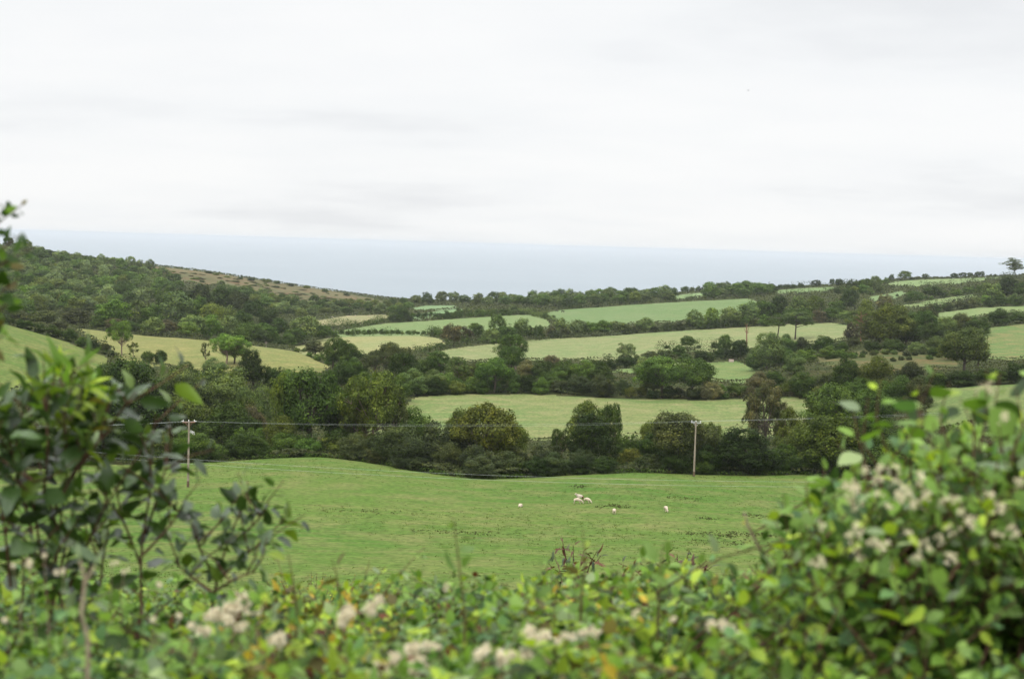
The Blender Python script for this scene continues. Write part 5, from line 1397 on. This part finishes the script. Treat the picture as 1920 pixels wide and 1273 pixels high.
def build_small_plants():
    # single shoots in front of the pasture
    for px, Y, pts, kind, sz, st, mat, sm, lab in (
            (855, 3.0, [(872, 1150), (862, 1070), (856, 1020), (850, 970)], 'oval', .046, .02, [('d', 2), ('g', 2), ('b', 1), ('o', 1)], M_GREENSTEM, 'single shoot with an ochre tip standing up before the sheep pasture'),
            (545, 3.2, [(556, 1140), (548, 1080), (540, 1036)], 'oval', .05, .03, [('y', 3), ('g', 1), ('n', 1)], M_GREENSTEM, 'short yellow green sprig left of centre'),
            (635, 3.2, [(640, 1140), (632, 1080), (622, 1048)], 'round', .04, .03, [('s', 2), ('n', 2), ('g', 1)], M_GREENSTEM, 'small grey and brown sprig right of the yellow green one'),
            (1095, 3.1, [(1090, 1120), (1098, 1050), (1092, 990)], 'oval', .036, .028, [('y', 3), ('n', 2), ('s', 1)], M_GREENSTEM, 'thin blurred sprig in front of the red leaved shrub'),
            (1240, 3.0, [(1235, 1130), (1238, 1070), (1243, 1020)], 'oval', .055, .026, [('y', 2), ('l', 2), ('g', 2)], M_GREENSTEM, 'leafy green sprig between the two red leaved shrubs'),
            (1425, 3.1, [(1460, 1120), (1430, 1040), (1402, 985), (1395, 960)], 'narrow', .02, .03, [('y', 2), ('o', 2)], M_DEADSTEM, 'bare yellowish bramble tip arching left of the flowering bush')):
        p = Plant(px)
        P = path(pts, Y); p.shoot(P, kind, sz, st, .003, .25, False, .4)
        if px == 1425: p.stem.tube(P, .0032, 5)
        b = at(pts[0][0], 1180, Y); b[2] = gz(b[0], b[1]); p.stem.tube([b - np.array([0, 0, .05]), P[0]], [.006, .004], 6)
        p.build('leafy_sprig', b, hedge_leaf('sprig_leaf', mat), sm, lab, 'sprig', 'single sprigs above the near hedge')
    # pale dead stalk at the left
    g = Plant(61); P = path([(165, 1200), (152, 1150), (160, 1090), (150, 1050)], 2.3)
    g.stem.tube(P, [.004, .0036, .0032, .002], 6); P2 = path([(158, 1095), (178, 1060)], 2.3); g.stem.tube(P2, [.004, .002], 5)
    g.leaves('narrow', np.array([P[-1], P2[-1]]), np.array([[-.3, 0, 1.], [.4, 0, 1]]), np.array([[0, -1., 0], [0, -1., 0]]), .03)
    b = at(168, 1240, 2.3); b[2] = gz(b[0], b[1]); g.stem.tube([b, P[0]], [.006, .004], 6)
    g.build('dead_stalk', b, hedge_leaf('dry_leaf', [('n', 1), ('s', 1)]), M_DEADSTEM, 'pale forked dead stalk in front of the dark glossy shrub', 'stalk')
    # red leaved shrubs further down the bank, nearly in focus
    for k, (tips, Y, lab) in enumerate((([(1055, 1015), (1075, 1022), (1095, 1030), (1120, 1032), (1035, 1038), (1025, 1052), (1128, 1040), (1060, 1040)], 12.5, 'shrub with drooping dark red leaves behind the hedge, right of centre'),
                                        ([(1222, 1045), (1250, 1035), (1270, 1040), (1300, 1040), (1325, 1050), (1310, 1060), (1335, 1062), (1200, 1055), (1160, 1055), (1292, 1030), (1330, 1080)], 12.0, 'wider shrub with drooping dark red leaves nearer the flowering bush'))):
        p = Plant(400 + k); rng = p.rng
        cx = sum(t[0] for t in tips) / len(tips); b = at(cx, 1200, Y); b[2] = gz(b[0], Y)
        for tx, ty in tips:
            q = at(tx, ty, Y + rng.normal() * .25); s = at(cx + (tx - cx) * .35, 1130, Y)
            m = s * .4 + q * .6 + np.array([(cx - tx) * .0004, 0, .06])
            p.stem.tube([b, s], [.02, .010], 5)
            p.shoot([s, m, q], 'narrow', .105, .05, .007, .15, False, .5, True, 1.1)
        p.build('red_leaved_shrub', b, leaf_mat('red_leaf', .35, rough=.5, spec=.3, trans=.15, ramp_stops=stops([(4, (.085, .032, .018)), (3, (.045, .055, .022)), (2, (.13, .06, .03)), (2, (.03, .05, .02))])), M_TWIG, lab, 'shrub', 'red leaved shrubs below the hedge')
    # fine twiggy plant with yellow leaves
    p = Plant(450); rng = p.rng; Y = 13.5; b = at(585, 1230, Y); b[2] = gz(b[0], Y)
    for i in range(46):
        tx = rng.uniform(495, 675); ty = 1066 + abs(tx - 600) * .12 + rng.random() * 60
        q = at(tx, ty, Y + rng.normal() * .3); s = at(585 + (tx - 585) * .5, 1160, Y)
        p.stem.tube([b, s], [.012, .007], 4)
        p.shoot([s, (s + q) / 2, q], 'oval', .028, .035, .004, .2, False, .4)
    p.build('twiggy_shrub', b, hedge_leaf('yellow_leaf', [('o', 3), ('n', 3), ('g', 2), ('y', 1)]), M_TWIG, 'fine twiggy shrub with tiny yellow leaves behind the hedge', 'shrub')


def build_foreground():
    build_hedge_bank(); build_right_bush(); build_clematis(); build_left_shrub(); build_small_plants()


# ------------------------------------------------------------------ build
build_light()
build_camera()
build_terrain()
build_sea()
build_undergrowth()
build_hedges()
build_rows()
build_woods()
build_poles()
build_animals()
if 'build_foreground' in globals(): build_foreground()
build_haze()
